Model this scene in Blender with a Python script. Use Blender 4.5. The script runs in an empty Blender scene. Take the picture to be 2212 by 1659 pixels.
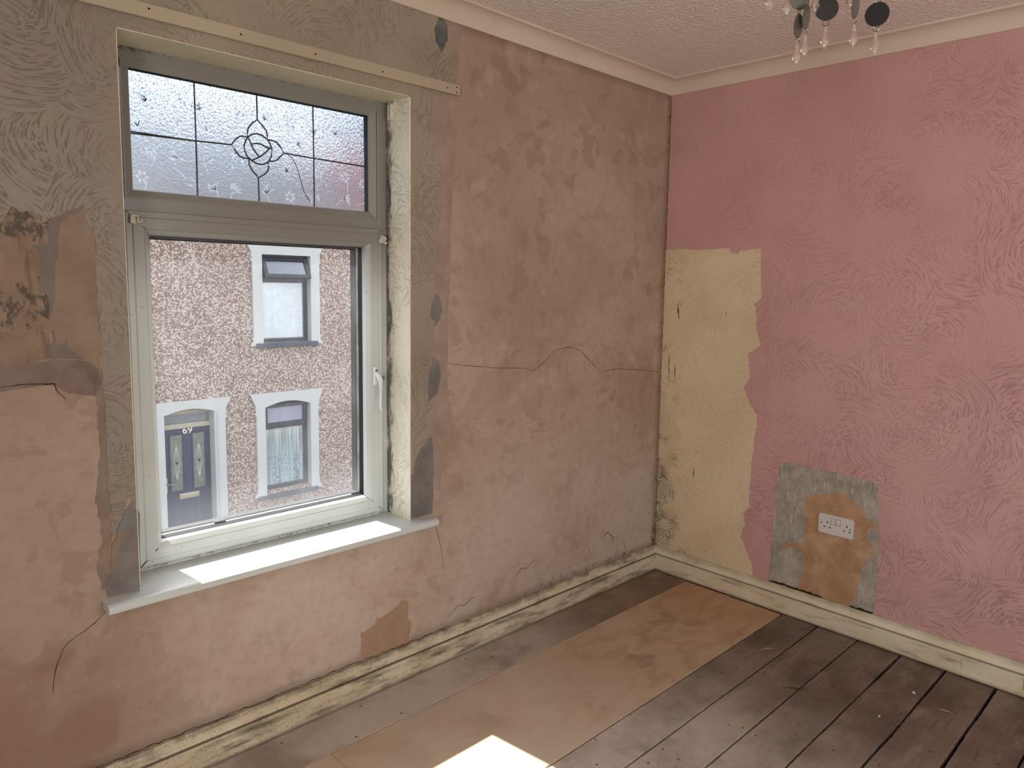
import bpy, bmesh, math, random
import numpy as np
from mathutils import Vector, Matrix, noise
from mathutils.geometry import tessellate_polygon
random.seed(7)
SC = bpy.context.scene
COL = SC.collection
PI = math.pi

# ---------------------------------------------------------------- camera
cd = bpy.data.cameras.new('camera')
cam = bpy.data.objects.new('camera', cd); COL.objects.link(cam)
rt = Vector((0.6986, -0.7152, 0.0202)); up = Vector((0.0656, 0.0922, 0.9936)); fw = Vector((0.7125, 0.6928, -0.1113))
mw = Matrix(((rt.x, up.x, -fw.x, -2.9708), (rt.y, up.y, -fw.y, -2.1095), (rt.z, up.z, -fw.z, 1.424), (0, 0, 0, 1)))
cam.matrix_world = mw
cd.sensor_width = 36.0; cd.lens = 36.0 * 1583.88 / 2212
cd.shift_x = -77.89 / 2212; cd.shift_y = -40.44 / 2212
cd.clip_start = 0.05; cd.clip_end = 200
SC.camera = cam

# ---------------------------------------------------------------- colour management, sky, sun, fill lights
SC.view_settings.view_transform = 'Standard'; SC.view_settings.look = 'None'
SC.view_settings.gamma = 1.0; SC.view_settings.use_curve_mapping = False
SC.view_settings.exposure = 0.0
SC.cycles.use_denoising = True
SC.cycles.max_bounces = 10; SC.cycles.diffuse_bounces = 6; SC.cycles.glossy_bounces = 4
SC.cycles.transparent_max_bounces = 16; SC.cycles.transmission_bounces = 6
SC.cycles.sample_clamp_indirect = 6.0
SC.cycles.caustics_reflective = False

SUN_DIR = Vector((0.11, -1.0, -1.33)).normalized()
world = bpy.data.worlds.new('sky'); SC.world = world; world.use_nodes = True
wn = world.node_tree; wn.nodes.clear()
wo = wn.nodes.new('ShaderNodeOutputWorld'); wb = wn.nodes.new('ShaderNodeBackground')
sky = wn.nodes.new('ShaderNodeTexSky'); sky.sky_type = 'NISHITA'; sky.sun_disc = False
sky.sun_elevation = math.radians(53); sky.sun_rotation = math.radians(6.0); sky.air_density = 1.0; sky.dust_density = 2.5
tcw = wn.nodes.new('ShaderNodeTexCoord'); nz = wn.nodes.new('ShaderNodeTexNoise'); nz.inputs['Scale'].default_value = 3.0; nz.inputs['Detail'].default_value = 5
rmp = wn.nodes.new('ShaderNodeValToRGB'); rmp.color_ramp.elements[0].position = .4; rmp.color_ramp.elements[1].position = .65
mxw = wn.nodes.new('ShaderNodeMix'); mxw.data_type = 'RGBA'
mxw.inputs[7].default_value = (7.0, 7.0 * 1.0, 7.0 * 1.02, 1)
wn.links.new(tcw.outputs['Generated'], nz.inputs['Vector']); wn.links.new(nz.outputs['Fac'], rmp.inputs['Fac'])
wn.links.new(rmp.outputs['Color'], mxw.inputs[0]); wn.links.new(sky.outputs['Color'], mxw.inputs[6])
wn.links.new(mxw.outputs[2], wb.inputs['Color']); wb.inputs['Strength'].default_value = 0.5
wn.links.new(wb.outputs['Background'], wo.inputs['Surface'])

sl = bpy.data.lights.new('sun', 'SUN'); sl.energy = 15; sl.angle = math.radians(0.6); sl.color = (1.0, 0.96, 0.88)
so = bpy.data.objects.new('sun', sl); COL.objects.link(so); so.location = (0, 8, 10)
so.rotation_euler = SUN_DIR.to_track_quat('-Z', 'Y').to_euler()

def area(name, loc, direction, sx, sy, power, color):
    l = bpy.data.lights.new(name, 'AREA'); l.shape = 'RECTANGLE'; l.size = sx; l.size_y = sy
    l.energy = power; l.color = color
    o = bpy.data.objects.new(name, l); COL.objects.link(o); o.location = loc
    o.rotation_euler = Vector(direction).to_track_quat('-Z', 'Z').to_euler()
    return o
# fill lamps added in openings cut for them in the unseen walls
area('fill_back_opening', (-1.85, -3.68, 1.35), (0, 1, 0.55), 1.4, 1.6, 18, (1.0, 0.94, 0.86))
area('fill_side_opening', (-4.48, -2.75, 1.35), (1, 0, 0.6), 1.1, 1.3, 60, (1.0, 0.95, 0.92))

# ---------------------------------------------------------------- helpers
def lin(c):
    c = c.lstrip('#'); v = [int(c[i:i + 2], 16) / 255 for i in (0, 2, 4)]
    return tuple([(x / 12.92 if x <= .04045 else ((x + .055) / 1.055) ** 2.4) for x in v] + [1.0])

class NT:
    def __init__(s, name):
        s.m = bpy.data.materials.new(name); s.m.use_nodes = True; s.t = s.m.node_tree; s.t.nodes.clear()
        s.out = s.t.nodes.new('ShaderNodeOutputMaterial')
    def n(s, typ, ins=None, **props):
        nd = s.t.nodes.new('ShaderNode' + typ)
        for k, v in props.items(): setattr(nd, k, v)
        if ins:
            for k, v in ins.items(): s.put(nd, k, v)
        return nd
    def put(s, nd, k, v):
        inp = nd.inputs[k]
        if isinstance(v, bpy.types.NodeSocket): s.t.links.new(v, inp)
        elif isinstance(v, bpy.types.Node): s.t.links.new(v.outputs[0], inp)
        else:
            if isinstance(v, (tuple, list)) and inp.type == 'RGBA' and len(v) == 3: v = (*v, 1)
            inp.default_value = v
    def math(s, op, a, b=0.0, c=None, clamp=False):
        nd = s.n('Math', operation=op, use_clamp=clamp); s.put(nd, 0, a); s.put(nd, 1, b)
        if c is not None: s.put(nd, 2, c)
        return nd.outputs[0]
    def mix(s, f, a, b, blend='MIX'):
        nd = s.n('Mix', data_type='RGBA', blend_type=blend); s.put(nd, 0, f); s.put(nd, 6, a); s.put(nd, 7, b)
        return nd.outputs[2]
    def ramp(s, f, lo, hi, a=0.0, b=1.0, smooth=True):
        nd = s.n('MapRange', interpolation_type='SMOOTHSTEP' if smooth else 'LINEAR')
        s.put(nd, 0, f); s.put(nd, 1, lo); s.put(nd, 2, hi); s.put(nd, 3, a); s.put(nd, 4, b)
        return nd.outputs[0]
    def pos(s): return s.n('NewGeometry').outputs['Position']
    def sep(s, v):
        nd = s.n('SeparateXYZ', {0: v}); return nd.outputs
    def comb(s, x, y, z=0.0): return s.n('CombineXYZ', {0: x, 1: y, 2: z}).outputs[0]
    def noise(s, v, scale, detail=2.0, rough=.5, dist=0.0, out=0):
        nd = s.n('TexNoise', {'Vector': v, 'Scale': scale, 'Detail': detail, 'Roughness': rough, 'Distortion': dist}); return nd.outputs[out]
    def scalev(s, v, sc): 
        nd = s.n('VectorMath', operation='MULTIPLY'); s.put(nd, 0, v); s.put(nd, 1, sc); return nd.outputs[0]
    def addv(s, a, b):
        nd = s.n('VectorMath', operation='ADD'); s.put(nd, 0, a); s.put(nd, 1, b); return nd.outputs[0]
    def bump(s, h, dist=.002, strength=1.0, prev=None):
        nd = s.n('Bump', {'Height': h, 'Distance': dist, 'Strength': strength})
        if prev is not None: s.put(nd, 'Normal', prev)
        return nd.outputs[0]
    def bsdf(s, col, rough=.6, spec=.4, normal=None, **kw):
        b = s.n('BsdfPrincipled', {'Base Color': col, 'Roughness': rough, 'Specular IOR Level': spec})
        for k, v in kw.items(): s.put(b, k.replace('_', ' '), v)
        if normal is not None: s.put(b, 'Normal', normal)
        s.t.links.new(b.outputs[0], s.out.inputs[0]); return b

def simple(name, col, rough=.5, spec=.4, metallic=0.0, nvar=0.0):
    k = NT(name); c = lin(col) if isinstance(col, str) else col
    if nvar:
        f = k.noise(k.pos(), 18.0, 4); c = k.mix(k.ramp(f, .3, .7), c, tuple(x * (1 - nvar) for x in c[:3]))
    k.bsdf(c, rough, spec, Metallic=metallic); return k.m

def meta(o, label=None, cat=None, group=None, kind=None):
    if label: o['label'] = label
    if cat: o['category'] = cat
    if group: o['group'] = group
    if kind: o['kind'] = kind
    return o
def link(o, parent=None):
    COL.objects.link(o)
    if parent is not None:
        o.parent = parent; o.matrix_parent_inverse = parent.matrix_basis.inverted() if parent.parent is None else (parent.parent.matrix_basis @ parent.matrix_parent_inverse @ parent.matrix_basis).inverted()
    return o
def empty(name, loc=(0, 0, 0)):
    o = bpy.data.objects.new(name, None); o.location = loc; o.empty_display_size = .1; COL.objects.link(o); return o
def mesh(name, verts, faces, mat, parent=None, smooth=False):
    me = bpy.data.meshes.new(name); me.from_pydata([tuple(v) for v in verts], [], faces); me.update()
    if mat: me.materials.append(mat)
    bm = bmesh.new(); bm.from_mesh(me); bmesh.ops.recalc_face_normals(bm, faces=bm.faces); bm.to_mesh(me); bm.free()
    if smooth:
        me.polygons.foreach_set('use_smooth', [True] * len(me.polygons))
        try: me.set_sharp_from_angle(angle=math.radians(38))
        except Exception: pass
    return link(bpy.data.objects.new(name, me), parent)
class MB:
    def __init__(s): s.v = []; s.f = []
    def add(s, v, f):
        o = len(s.v); s.v += [tuple(p) for p in v]; s.f += [tuple(i + o for i in q) for q in f]
    def box(s, x0, x1, y0, y1, z0, z1, b=0.0):
        if b <= 0:
            v = [(x, y, z) for x in (x0, x1) for y in (y0, y1) for z in (z0, z1)]
            s.add(v, [(0, 1, 3, 2), (4, 6, 7, 5), (0, 4, 5, 1), (2, 3, 7, 6), (0, 2, 6, 4), (1, 5, 7, 3)]); return
        bm = bmesh.new(); bmesh.ops.create_cube(bm, size=1)
        for q in bm.verts: q.co = Vector(((x0 + x1) / 2 + q.co.x * (x1 - x0), (y0 + y1) / 2 + q.co.y * (y1 - y0), (z0 + z1) / 2 + q.co.z * (z1 - z0)))
        bmesh.ops.bevel(bm, geom=bm.edges[:], offset=b, segments=2, affect='EDGES', profile=.5); s.bm(bm)
    def bm(s, bm, M=None):
        if M is not None: bm.transform(M)
        bm.verts.index_update()
        s.add([q.co for q in bm.verts], [tuple(l.vert.index for l in f.loops) for f in bm.faces]); bm.free()
    def cyl(s, p, q, r, r2=None, n=16):
        p = Vector(p); q = Vector(q); d = (q - p); r2 = r if r2 is None else r2
        M = d.to_track_quat('Z', 'Y').to_matrix(); v = []
        for (c, rr) in ((p, r), (q, r2)):
            for i in range(n):
                a = 2 * PI * i / n; v.append(c + M @ Vector((rr * math.cos(a), rr * math.sin(a), 0)))
        s.add(v, [tuple(reversed(range(n))), tuple(range(n, 2 * n))] + [(i, (i + 1) % n, n + (i + 1) % n, n + i) for i in range(n)])
    def tube(s, pts, r, n=8, closed=False):
        pts = [Vector(p) for p in pts]; N = len(pts); v = []; f = []
        for i, p in enumerate(pts):
            a = pts[i - 1] if (i > 0 or closed) else p; b = pts[(i + 1) % N] if (i < N - 1 or closed) else p
            d = (b - a).normalized(); M = d.to_track_quat('Z', 'Y').to_matrix(); rr = r[i] if isinstance(r, (list, tuple)) else r
            for k in range(n): t = 2 * PI * k / n; v.append(p + M @ Vector((rr * math.cos(t), rr * math.sin(t), 0)))
        for i in range(N if closed else N - 1):
            j = (i + 1) % N
            for k in range(n): f.append((i * n + k, i * n + (k + 1) % n, j * n + (k + 1) % n, j * n + k))
        if not closed: f += [tuple(range(n)), tuple(range((N - 1) * n, N * n))]
        s.add(v, f)
    def lathe(s, prof, c=(0, 0, 0), n=24, facet=False):
        v = []; f = []; m = len(prof)
        for i in range(n):
            a = 2 * PI * i / n
            for r, z in prof: v.append((c[0] + r * math.cos(a), c[1] + r * math.sin(a), c[2] + z))
        for i in range(n):
            j = (i + 1) % n
            for k in range(m - 1): f.append((i * m + k, j * m + k, j * m + k + 1, i * m + k + 1))
        s.add(v, f)
    def build(s, name, mat, parent=None, smooth=False): return mesh(name, s.v, s.f, mat, parent, smooth)

def dens(pts, step, closed=True):
    o = []
    for i, p in enumerate(pts):
        if not closed and i == len(pts) - 1: o.append(p); break
        q = pts[(i + 1) % len(pts)]; d = math.hypot(q[0] - p[0], q[1] - p[1]); n = max(1, int(d / step))
        for k in range(n): o.append((p[0] + (q[0] - p[0]) * k / n, p[1] + (q[1] - p[1]) * k / n))
    return o
def ragged(pts, amp, step, seed=0.0, keep=None, closed=True):
    o = []
    for u, v in dens(pts, step, closed):
        if keep and keep(u, v): o.append((u, v)); continue
        a = noise.noise(Vector((u * 45, v * 45, seed))) * amp + noise.noise(Vector((u * 160, v * 160, seed + 5))) * amp * .6
        b = noise.noise(Vector((u * 45, v * 45, seed + 9))) * amp + noise.noise(Vector((u * 160, v * 160, seed + 14))) * amp * .6
        o.append((u + a, v + b))
    return o
def plate(name, pts, mat, parent, wall, t0, t1, holes=()):
    """a layer lying on a wall: wall 'L' is the window wall (y = 0), 'R' the pink wall (x = 0); from depth t0 to t1 into the room"""
    loops = [[Vector((p[0], p[1], 0)) for p in L] for L in [pts] + list(holes)]
    tris = tessellate_polygon(loops); flat = [p for L in loops for p in L]; n = len(flat)
    W = (lambda p, t: (p.x, -t, p.y)) if wall == 'L' else (lambda p, t: (-t, p.x, p.y))
    v = [W(p, t1) for p in flat] + [W(p, t0) for p in flat]; f = [tuple(t) for t in tris]
    o = 0
    for L in loops:
        m = len(L)
        for i in range(m): a = o + i; b = o + (i + 1) % m; f.append((a, b, n + b, n + a))
        o += m
    ob = mesh(name, v, f, mat, parent)
    # front faces must look into the room
    me = ob.data; d = Vector((0, -1, 0)) if wall == 'L' else Vector((-1, 0, 0))
    if sum(p.normal.dot(d) * p.area for p in me.polygons[:len(tris)]) < 0: me.flip_normals()
    return ob
def ribbon(name, pts, w, mat, parent, wall, t, jag=.0012):
    out = []; P = []
    for i in range(len(pts) - 1):
        (a, b), (c, d) = pts[i], pts[i + 1]; n = max(1, int(math.hypot(c - a, d - b) / .012))
        for k in range(n): P.append((a + (c - a) * k / n, b + (d - b) * k / n))
    P.append(pts[-1]); P = [(p[0] + random.uniform(-jag, jag), p[1] + random.uniform(-jag, jag)) for p in P]
    L = []; R_ = []
    for i, p in enumerate(P):
        a = P[max(0, i - 1)]; b = P[min(len(P) - 1, i + 1)]; dx, dz = b[0] - a[0], b[1] - a[1]; l = math.hypot(dx, dz) or 1
        ww = w * (.5 + .9 * random.random()) * min(1, .3 + i / 4, .3 + (len(P) - 1 - i) / 4)
        L.append((p[0] - dz / l * ww / 2, p[1] + dx / l * ww / 2)); R_.append((p[0] + dz / l * ww / 2, p[1] - dx / l * ww / 2))
    return plate(name, L + R_[::-1], mat, parent, wall, t - .0004, t)
def ring(mb, xl, xr, zb, zt, prof):
    """mitred rectangular frame; prof = [(inset, y), ...] run around the rectangle"""
    v = []; m = len(prof)
    for (ix, iz) in ((0, 0), (1, 0), (1, 1), (0, 1)):
        for (ins, y) in prof: v.append((xl + ins if ix == 0 else xr - ins, y, zb + ins if iz == 0 else zt - ins))
    f = []
    for c in range(4):
        d = (c + 1) % 4
        for k in range(m):
            k2 = (k + 1) % m; f.append((c * m + k, d * m + k, d * m + k2, c * m + k2))
    mb.add(v, f)
def sweep_room(prof, x0, x1, y0, y1, side):
    """profile (distance from wall, z) along one side of the room, mitred at both ends"""
    mb = MB(); v = []
    for e in (0, 1):
        for d, z in prof:
            if side == 'left': v.append(((x0 + d) if e == 0 else (x1 - d), y1 - d, z))
            if side == 'right': v.append((x1 - d, (y0 + d) if e == 0 else (y1 - d), z))
            if side == 'front': v.append(((x0 + d) if e == 0 else (x1 - d), y0 + d, z))
            if side == 'back': v.append((x0 + d, (y0 + d) if e == 0 else (y1 - d), z))
    m = len(prof)
    mb.add(v, [(k, (k + 1) % m, m + (k + 1) % m, m + k) for k in range(m)] + [tuple(range(m)), tuple(range(m, 2 * m))])
    return mb

# ---------------------------------------------------------------- materials
def swirl(k, u, v, scale=6.5, seed=0.0):
    """height of the combed brush strokes of textured paint"""
    P = k.comb(u, v, seed)
    wob = k.noise(P, 5.0, 2, out=1)
    P2 = k.addv(P, k.scalev(wob, (.06, .06, 0)))
    vo = k.n('TexVoronoi', {'Vector': P2, 'Scale': scale}, voronoi_dimensions='2D')
    col = k.sep(vo.outputs['Color']); loc = k.n('VectorMath', operation='SUBTRACT'); k.put(loc, 0, P2); k.put(loc, 1, vo.outputs['Position'])
    ang = k.math('MULTIPLY', col[0], 6.283)
    off = k.comb(k.math('MULTIPLY', k.math('COSINE', ang), .11), k.math('MULTIPLY', k.math('SINE', ang), .11))
    d = k.sep(k.addv(loc.outputs[0], off))
    r = k.math('SQRT', k.math('ADD', k.math('MULTIPLY', d[0], d[0]), k.math('MULTIPLY', d[1], d[1])))
    th = k.math('ARCTAN2', d[1], d[0])
    q = k.comb(k.math('MULTIPLY', r, 165.0), k.math('MULTIPLY', th, 2.8), k.math('MULTIPLY', col[1], 40.0))
    a = k.noise(q, 1.0, 2, .55, .3)
    return k.ramp(a, .53, .66)
def paint_tex(name, base, dark, axes, rough=.5, strength=.5, mask=None, dirt=None, swscale=6.5, specks=True, spec=.4, left=None):
    k = NT(name); p = k.sep(k.pos()); u = p[axes[0]]; v = p[axes[1]]
    h = swirl(k, u, v, swscale); P = k.comb(u, v)
    area_m = k.ramp(k.noise(P, 4.5, 2), .38, .6, .25, 1.0)
    if mask: area_m = k.math('MULTIPLY', area_m, mask(k, u, v))
    h1 = k.math('MULTIPLY', h, area_m)
    fine = k.noise(P, 260.0, 3)
    c = k.mix(k.ramp(k.noise(P, 3.0, 4), .3, .75), lin(base), lin(dark))
    if left: c = k.mix(k.ramp(u, -2.15, -2.45, 0, .75), c, lin(left))  # shade of the dimmer left side put into the paint colour
    if specks:
        sp = k.n('TexVoronoi', {'Vector': P, 'Scale': 34.0, 'Randomness': 1.0}, voronoi_dimensions='2D')
        c = k.mix(k.math('MULTIPLY', k.ramp(sp.outputs['Distance'], .03, .06, .55, 0.0), k.ramp(k.sep(sp.outputs['Color'])[0], .86, .9)), c, lin('#3c2e22'))
    if dirt: c = dirt(k, c, u, v, h1)
    nrm = k.bump(k.math('ADD', h1, k.math('MULTIPLY', fine, .12)), .0045, strength)
    k.bsdf(c, rough, spec, nrm); return k.m

def reveal_mould(yedge_axis):
    def f(k, c, u, v, h):
        # black mould growing out from the joint with the window frame (u is y here)
        n = k.noise(k.comb(k.math('MULTIPLY', u, 30.0), k.math('MULTIPLY', v, 10.0)), 1.0, 5, .7)
        near = k.ramp(u, .055, .145)
        return k.mix(k.math('MULTIPLY', k.ramp(k.math('ADD', k.math('MULTIPLY', near, .46), n), .72, .94), .85), c, lin('#2c2b28'))
    return f
def cream_corner_dirt(k, c, u, v, h):
    # u is y: black mould specks next to the corner and low down
    P = k.comb(u, v)
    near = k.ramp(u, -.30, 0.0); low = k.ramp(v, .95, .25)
    n = k.noise(k.comb(k.math('MULTIPLY', u, 150.0), k.math('MULTIPLY', v, 110.0)), 1.0, 5, .75)
    n = k.math('ADD', n, k.math('MULTIPLY', k.math('SUBTRACT', k.noise(P, 14.0, 3), .5), .5))
    m = k.ramp(k.math('ADD', k.math('ADD', k.math('MULTIPLY', near, .14), k.math('MULTIPLY', low, .09)), n), .70, .82)
    c = k.mix(k.math('MULTIPLY', m, .8), c, lin('#3a3020'))
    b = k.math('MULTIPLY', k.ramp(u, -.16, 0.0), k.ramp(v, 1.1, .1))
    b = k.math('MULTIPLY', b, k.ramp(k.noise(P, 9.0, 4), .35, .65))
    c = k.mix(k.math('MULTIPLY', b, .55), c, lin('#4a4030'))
    # dark upright scuffs
    s = k.noise(k.comb(k.math('MULTIPLY', u, 220.0), k.math('MULTIPLY', v, 9.0)), 1.0, 2, .5)
    sm = k.math('MULTIPLY', k.ramp(s, .72, .76), k.math('MULTIPLY', k.ramp(u, -.16, -.05), k.ramp(k.noise(P, 5.0, 2), .5, .6)))
    return k.mix(sm, c, lin('#17140e'))

def plaster(name, light, mid, dark, axes, grey=None):
    k = NT(name); p = k.sep(k.pos()); u = p[axes[0]]; v = p[axes[1]]; P = k.comb(u, v)
    w = k.addv(P, k.scalev(k.noise(P, 2.2, 3, out=1), (.35, .35, 0)))
    c = k.mix(k.ramp(k.noise(w, 1.6, 4), .36, .64), lin(light), lin(mid))
    # trowel-shaped damp blotches with firm edges
    b1 = k.noise(k.addv(P, k.scalev(k.noise(P, 16.0, 4, .6, out=1), (.06, .06, 0))), 6.5, 5, .5)
    c = k.mix(k.math('MULTIPLY', k.ramp(b1, .582, .612, 0, .40), k.ramp(k.noise(P, 1.3, 2), .35, .6, .25, 1)), c, lin(dark))
    b2 = k.noise(k.addv(w, (3.1, 1.7, 0)), 11.0, 5, .6)
    c = k.mix(k.ramp(b2, .575, .62, 0, .30), c, lin(dark))
    b3 = k.noise(k.addv(w, (7.1, 4.7, 0)), 6.0, 3, .55)
    c = k.mix(k.ramp(b3, .58, .66, 0, .5), c, lin('#b9a593'))
    c = k.mix(k.math('MULTIPLY', k.math('MULTIPLY', k.ramp(v, .85, .45), k.ramp(u, -2.5, -2.1)), k.ramp(k.noise(w, 3.0, 3), .3, .6, .15, .6)), c, lin('#c6baac'))
    c = k.mix(k.ramp(k.noise(P, 28.0, 5, .65), .42, .70, 0, .22), c, lin(dark))
    # faint trowel streaks
    st = k.noise(k.comb(k.math('MULTIPLY', u, 60.0), k.math('MULTIPLY', v, 5.0)), 1.0, 3)
    c = k.mix(k.ramp(st, .45, .8, 0, .11), c, lin('#c4b09c'))
    if axes[0] == 0: c = k.mix(k.ramp(u, -2.1, -2.6, 0, .3), c, lin('#6e5a4c'))  # plaster darkened leftwards in place of the weaker light there
    # redder skim low on the left-hand side
    red = k.math('MULTIPLY', k.ramp(u, -2.15, -2.75), k.ramp(v, .80, .15))
    red = k.ramp(k.math('ADD', red, k.math('MULTIPLY', k.math('SUBTRACT', k.noise(w, 6.0, 5), .5), 1.6)), .42, .66, 0, .55)
    if axes[0] == 0: c = k.mix(red, c, lin('#8c6a56'))
    # rising damp: dark mould specks just over the skirting board and at the corner
    n = k.noise(P, 34.0, 6, .7)
    lowm = k.math('MULTIPLY', k.ramp(v, .33, .10), k.ramp(u, -1.25, -.75)) if axes[0] == 0 else k.ramp(v, .3, .1)
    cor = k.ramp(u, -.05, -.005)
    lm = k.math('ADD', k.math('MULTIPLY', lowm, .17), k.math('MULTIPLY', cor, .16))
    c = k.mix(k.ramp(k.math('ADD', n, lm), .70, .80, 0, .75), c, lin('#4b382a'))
    c = k.mix(k.ramp(v, .16, .115, 0, .45), c, lin('#4f4034'))  # even darkening towards the skirting, the corner and the cornice
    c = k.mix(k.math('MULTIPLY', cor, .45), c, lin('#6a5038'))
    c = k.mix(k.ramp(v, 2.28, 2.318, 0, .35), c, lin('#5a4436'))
    h = k.math('ADD', k.math('MULTIPLY', k.noise(P, 9.0, 4), .9), k.math('MULTIPLY', k.noise(P, 70.0, 3), .12))
    h = k.math('ADD', h, k.math('MULTIPLY', k.ramp(b1, .57, .61), .10))
    k.bsdf(c, .62, .32, k.bump(h, .0028, .55)); return k.m
def cement(name, light, dark, warm=None, streak=False, wamt=.5):
    k = NT(name); P = k.pos()
    c = k.mix(k.ramp(k.noise(P, 12.0, 5, .6), .35, .65), lin(light), lin(dark))
    if warm: c = k.mix(k.ramp(k.noise(P, 9.0, 6, .65), .46, .64, 0, wamt), c, lin(warm))
    if streak:
        s = k.noise(k.scalev(P, (90, 90, 22)), 1.0, 5, .65); c = k.mix(k.ramp(s, .5, .68, 0, .55), c, lin('#cfc2b0'))
        s2 = k.noise(k.scalev(P, (120, 120, 28)), 1.0, 5, .65); c = k.mix(k.ramp(s2, .55, .7, 0, .5), c, lin('#4f4a44'))
    k.bsdf(c, .75, .3, k.bump(k.noise(P, 45.0, 5, .6), .002, .5)); return k.m
def mould_plaster():
    k = NT('mould_plaster'); P = k.pos(); p = k.sep(P)
    c = k.mix(k.ramp(k.noise(P, 7.0, 5, .6), .35, .65), lin('#97826e'), lin('#7d6a5a'))
    n = k.noise(k.scalev(P, (1, 1, .7)), 38.0, 6, .75)
    band = k.math('MULTIPLY', k.ramp(p[2], 1.26, 1.34), k.ramp(p[2], 1.42, 1.36))
    up_ = k.ramp(p[2], 1.44, 1.54)
    c = k.mix(k.ramp(k.math('ADD', n, k.math('MULTIPLY', k.math('MAXIMUM', band, up_), .13)), .58, .70, 0, .8), c, lin('#47433f'))
    c = k.mix(k.ramp(k.noise(k.scalev(P, (50, 50, 6)), 1.0, 4), .52, .66, 0, .5), c, lin('#5c5148'))
    k.bsdf(c, .8, .2, k.bump(k.noise(P, 30.0, 5, .6), .004, .7)); return k.m
def skirting_paint(name, dirty, ax):
    k = NT(name); P = k.pos(); p = k.sep(P); u = p[ax]
    c = k.mix(k.ramp(k.noise(P, 5.0, 4), .3, .7), lin('#d9ceb4'), lin('#cabd9f'))
    g = k.noise(k.comb(k.math('MULTIPLY', u, 5.0), k.math('MULTIPLY', p[2], 26.0)), 1.0, 5, .65)
    c = k.mix(k.ramp(g, .52 - dirty * .09, .70, 0, .5 + .4 * dirty), c, lin('#5a5240'))
    sp = k.noise(P, 120.0, 5, .8); c = k.mix(k.ramp(sp, .60 - .06 * dirty, .68, 0, .35 + dirty * .5), c, lin('#2c261c'))
    # darker in the moulding's groove and along the floor
    gr = k.math('MULTIPLY', k.ramp(p[2], .076, .080), k.ramp(p[2], .090, .084))
    c = k.mix(k.math('MULTIPLY', gr, .55 + .3 * dirty), c, lin('#3d3020'))
    c = k.mix(k.math('MULTIPLY', k.ramp(k.math('ADD', p[2], k.math('MULTIPLY', g, .02)), .026, .012), .6), c, lin('#54452f'))
    c = k.mix(k.math('MULTIPLY', k.ramp(p[2], .094, .112), k.ramp(k.noise(P, 16.0, 4), .4, .6, .15, .3 + dirty * .3)), c, lin('#5c4f3d'))
    if ax == 1:   # brown runs down the face
        d = k.noise(k.comb(k.math('MULTIPLY', u, 75.0), k.math('MULTIPLY', p[2], 1.5)), 1.0, 1)
        c = k.mix(k.math('MULTIPLY', k.ramp(d, .655, .70), k.math('MULTIPLY', k.ramp(u, -.9, -1.05), k.ramp(p[2], .02, .035))), c, lin('#77603a'))
    k.bsdf(c, .42, .45, k.bump(k.math('ADD', k.noise(P, 22.0, 4), k.math('MULTIPLY', g, .5)), .0015, .5)); return k.m
def boards(name, base, dark, light, rough=.42, grain=1.0):
    k = NT(name); oi = k.n('ObjectInfo'); P = k.pos(); rnd = oi.outputs['Random']
    off = k.comb(k.math('MULTIPLY', rnd, 37.0), k.math('MULTIPLY', rnd, 11.0))
    Q = k.addv(P, off)
    big = k.noise(Q, 3.0, 4, .6); c = k.mix(k.ramp(big, .35, .65), lin(base), lin(dark))
    c = k.mix(k.ramp(k.noise(k.scalev(Q, (2.0, 6.0, 1)), 2.6, 5, .65), .5, .72, 0, .55), c, lin(light))
    # growth rings: contour lines of a stretched noise
    g = k.noise(k.scalev(Q, (1.1, 9.0, 1)), 1.6, 2, .45)
    rings = k.math('ABSOLUTE', k.math('SINE', k.math('MULTIPLY', g, 150.0)))
    gm = k.ramp(k.noise(Q, 1.7, 2), .42, .6, .15, 1.0)
    c = k.mix(k.math('MULTIPLY', k.math('MULTIPLY', k.ramp(rings, .45, .1), gm), .42 * grain), c, lin('#3a2c20'))
    fine = k.noise(k.scalev(Q, (5.0, 130.0, 1)), 1.0, 4, .65)
    c = k.mix(k.ramp(fine, .5, .75, 0, .45 * grain), c, lin('#332820'))
    dust = k.noise(Q, 60.0, 6, .75); c = k.mix(k.ramp(dust, .62, .75, 0, .35), c, lin('#b3a48f'))
    # bounced light by the window painted in as a pale tone, with some dust
    tr = k.math('MULTIPLY', k.ramp(k.sep(P)[0], -.45, -1.25), k.ramp(k.sep(P)[1], -1.9, -1.0)); c = k.mix(k.math('MULTIPLY', tr, k.ramp(k.noise(Q, 4.0, 5, .65), .3, .62, .35, .9)), c, lin('#c6bdb0'))
    # nail heads and holes
    vo = k.n('TexVoronoi', {'Vector': Q, 'Scale': 11.0}, voronoi_dimensions='2D'); c = k.mix(k.math('MULTIPLY', k.ramp(vo.outputs['Distance'], .035, .055, .85, 0), k.ramp(k.sep(vo.outputs['Color'])[0], .74, .78)), c, lin('#1a1410'))
    h = k.math('ADD', k.math('MULTIPLY', rings, k.math('MULTIPLY', gm, .35)), k.math('ADD', k.math('MULTIPLY', fine, .5), k.math('MULTIPLY', big, 1.0)))
    k.bsdf(c, k.ramp(k.noise(Q, 5.0, 4), .3, .7, rough - .06, rough + .14), .5, k.bump(h, .0016, .5)); return k.m
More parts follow.
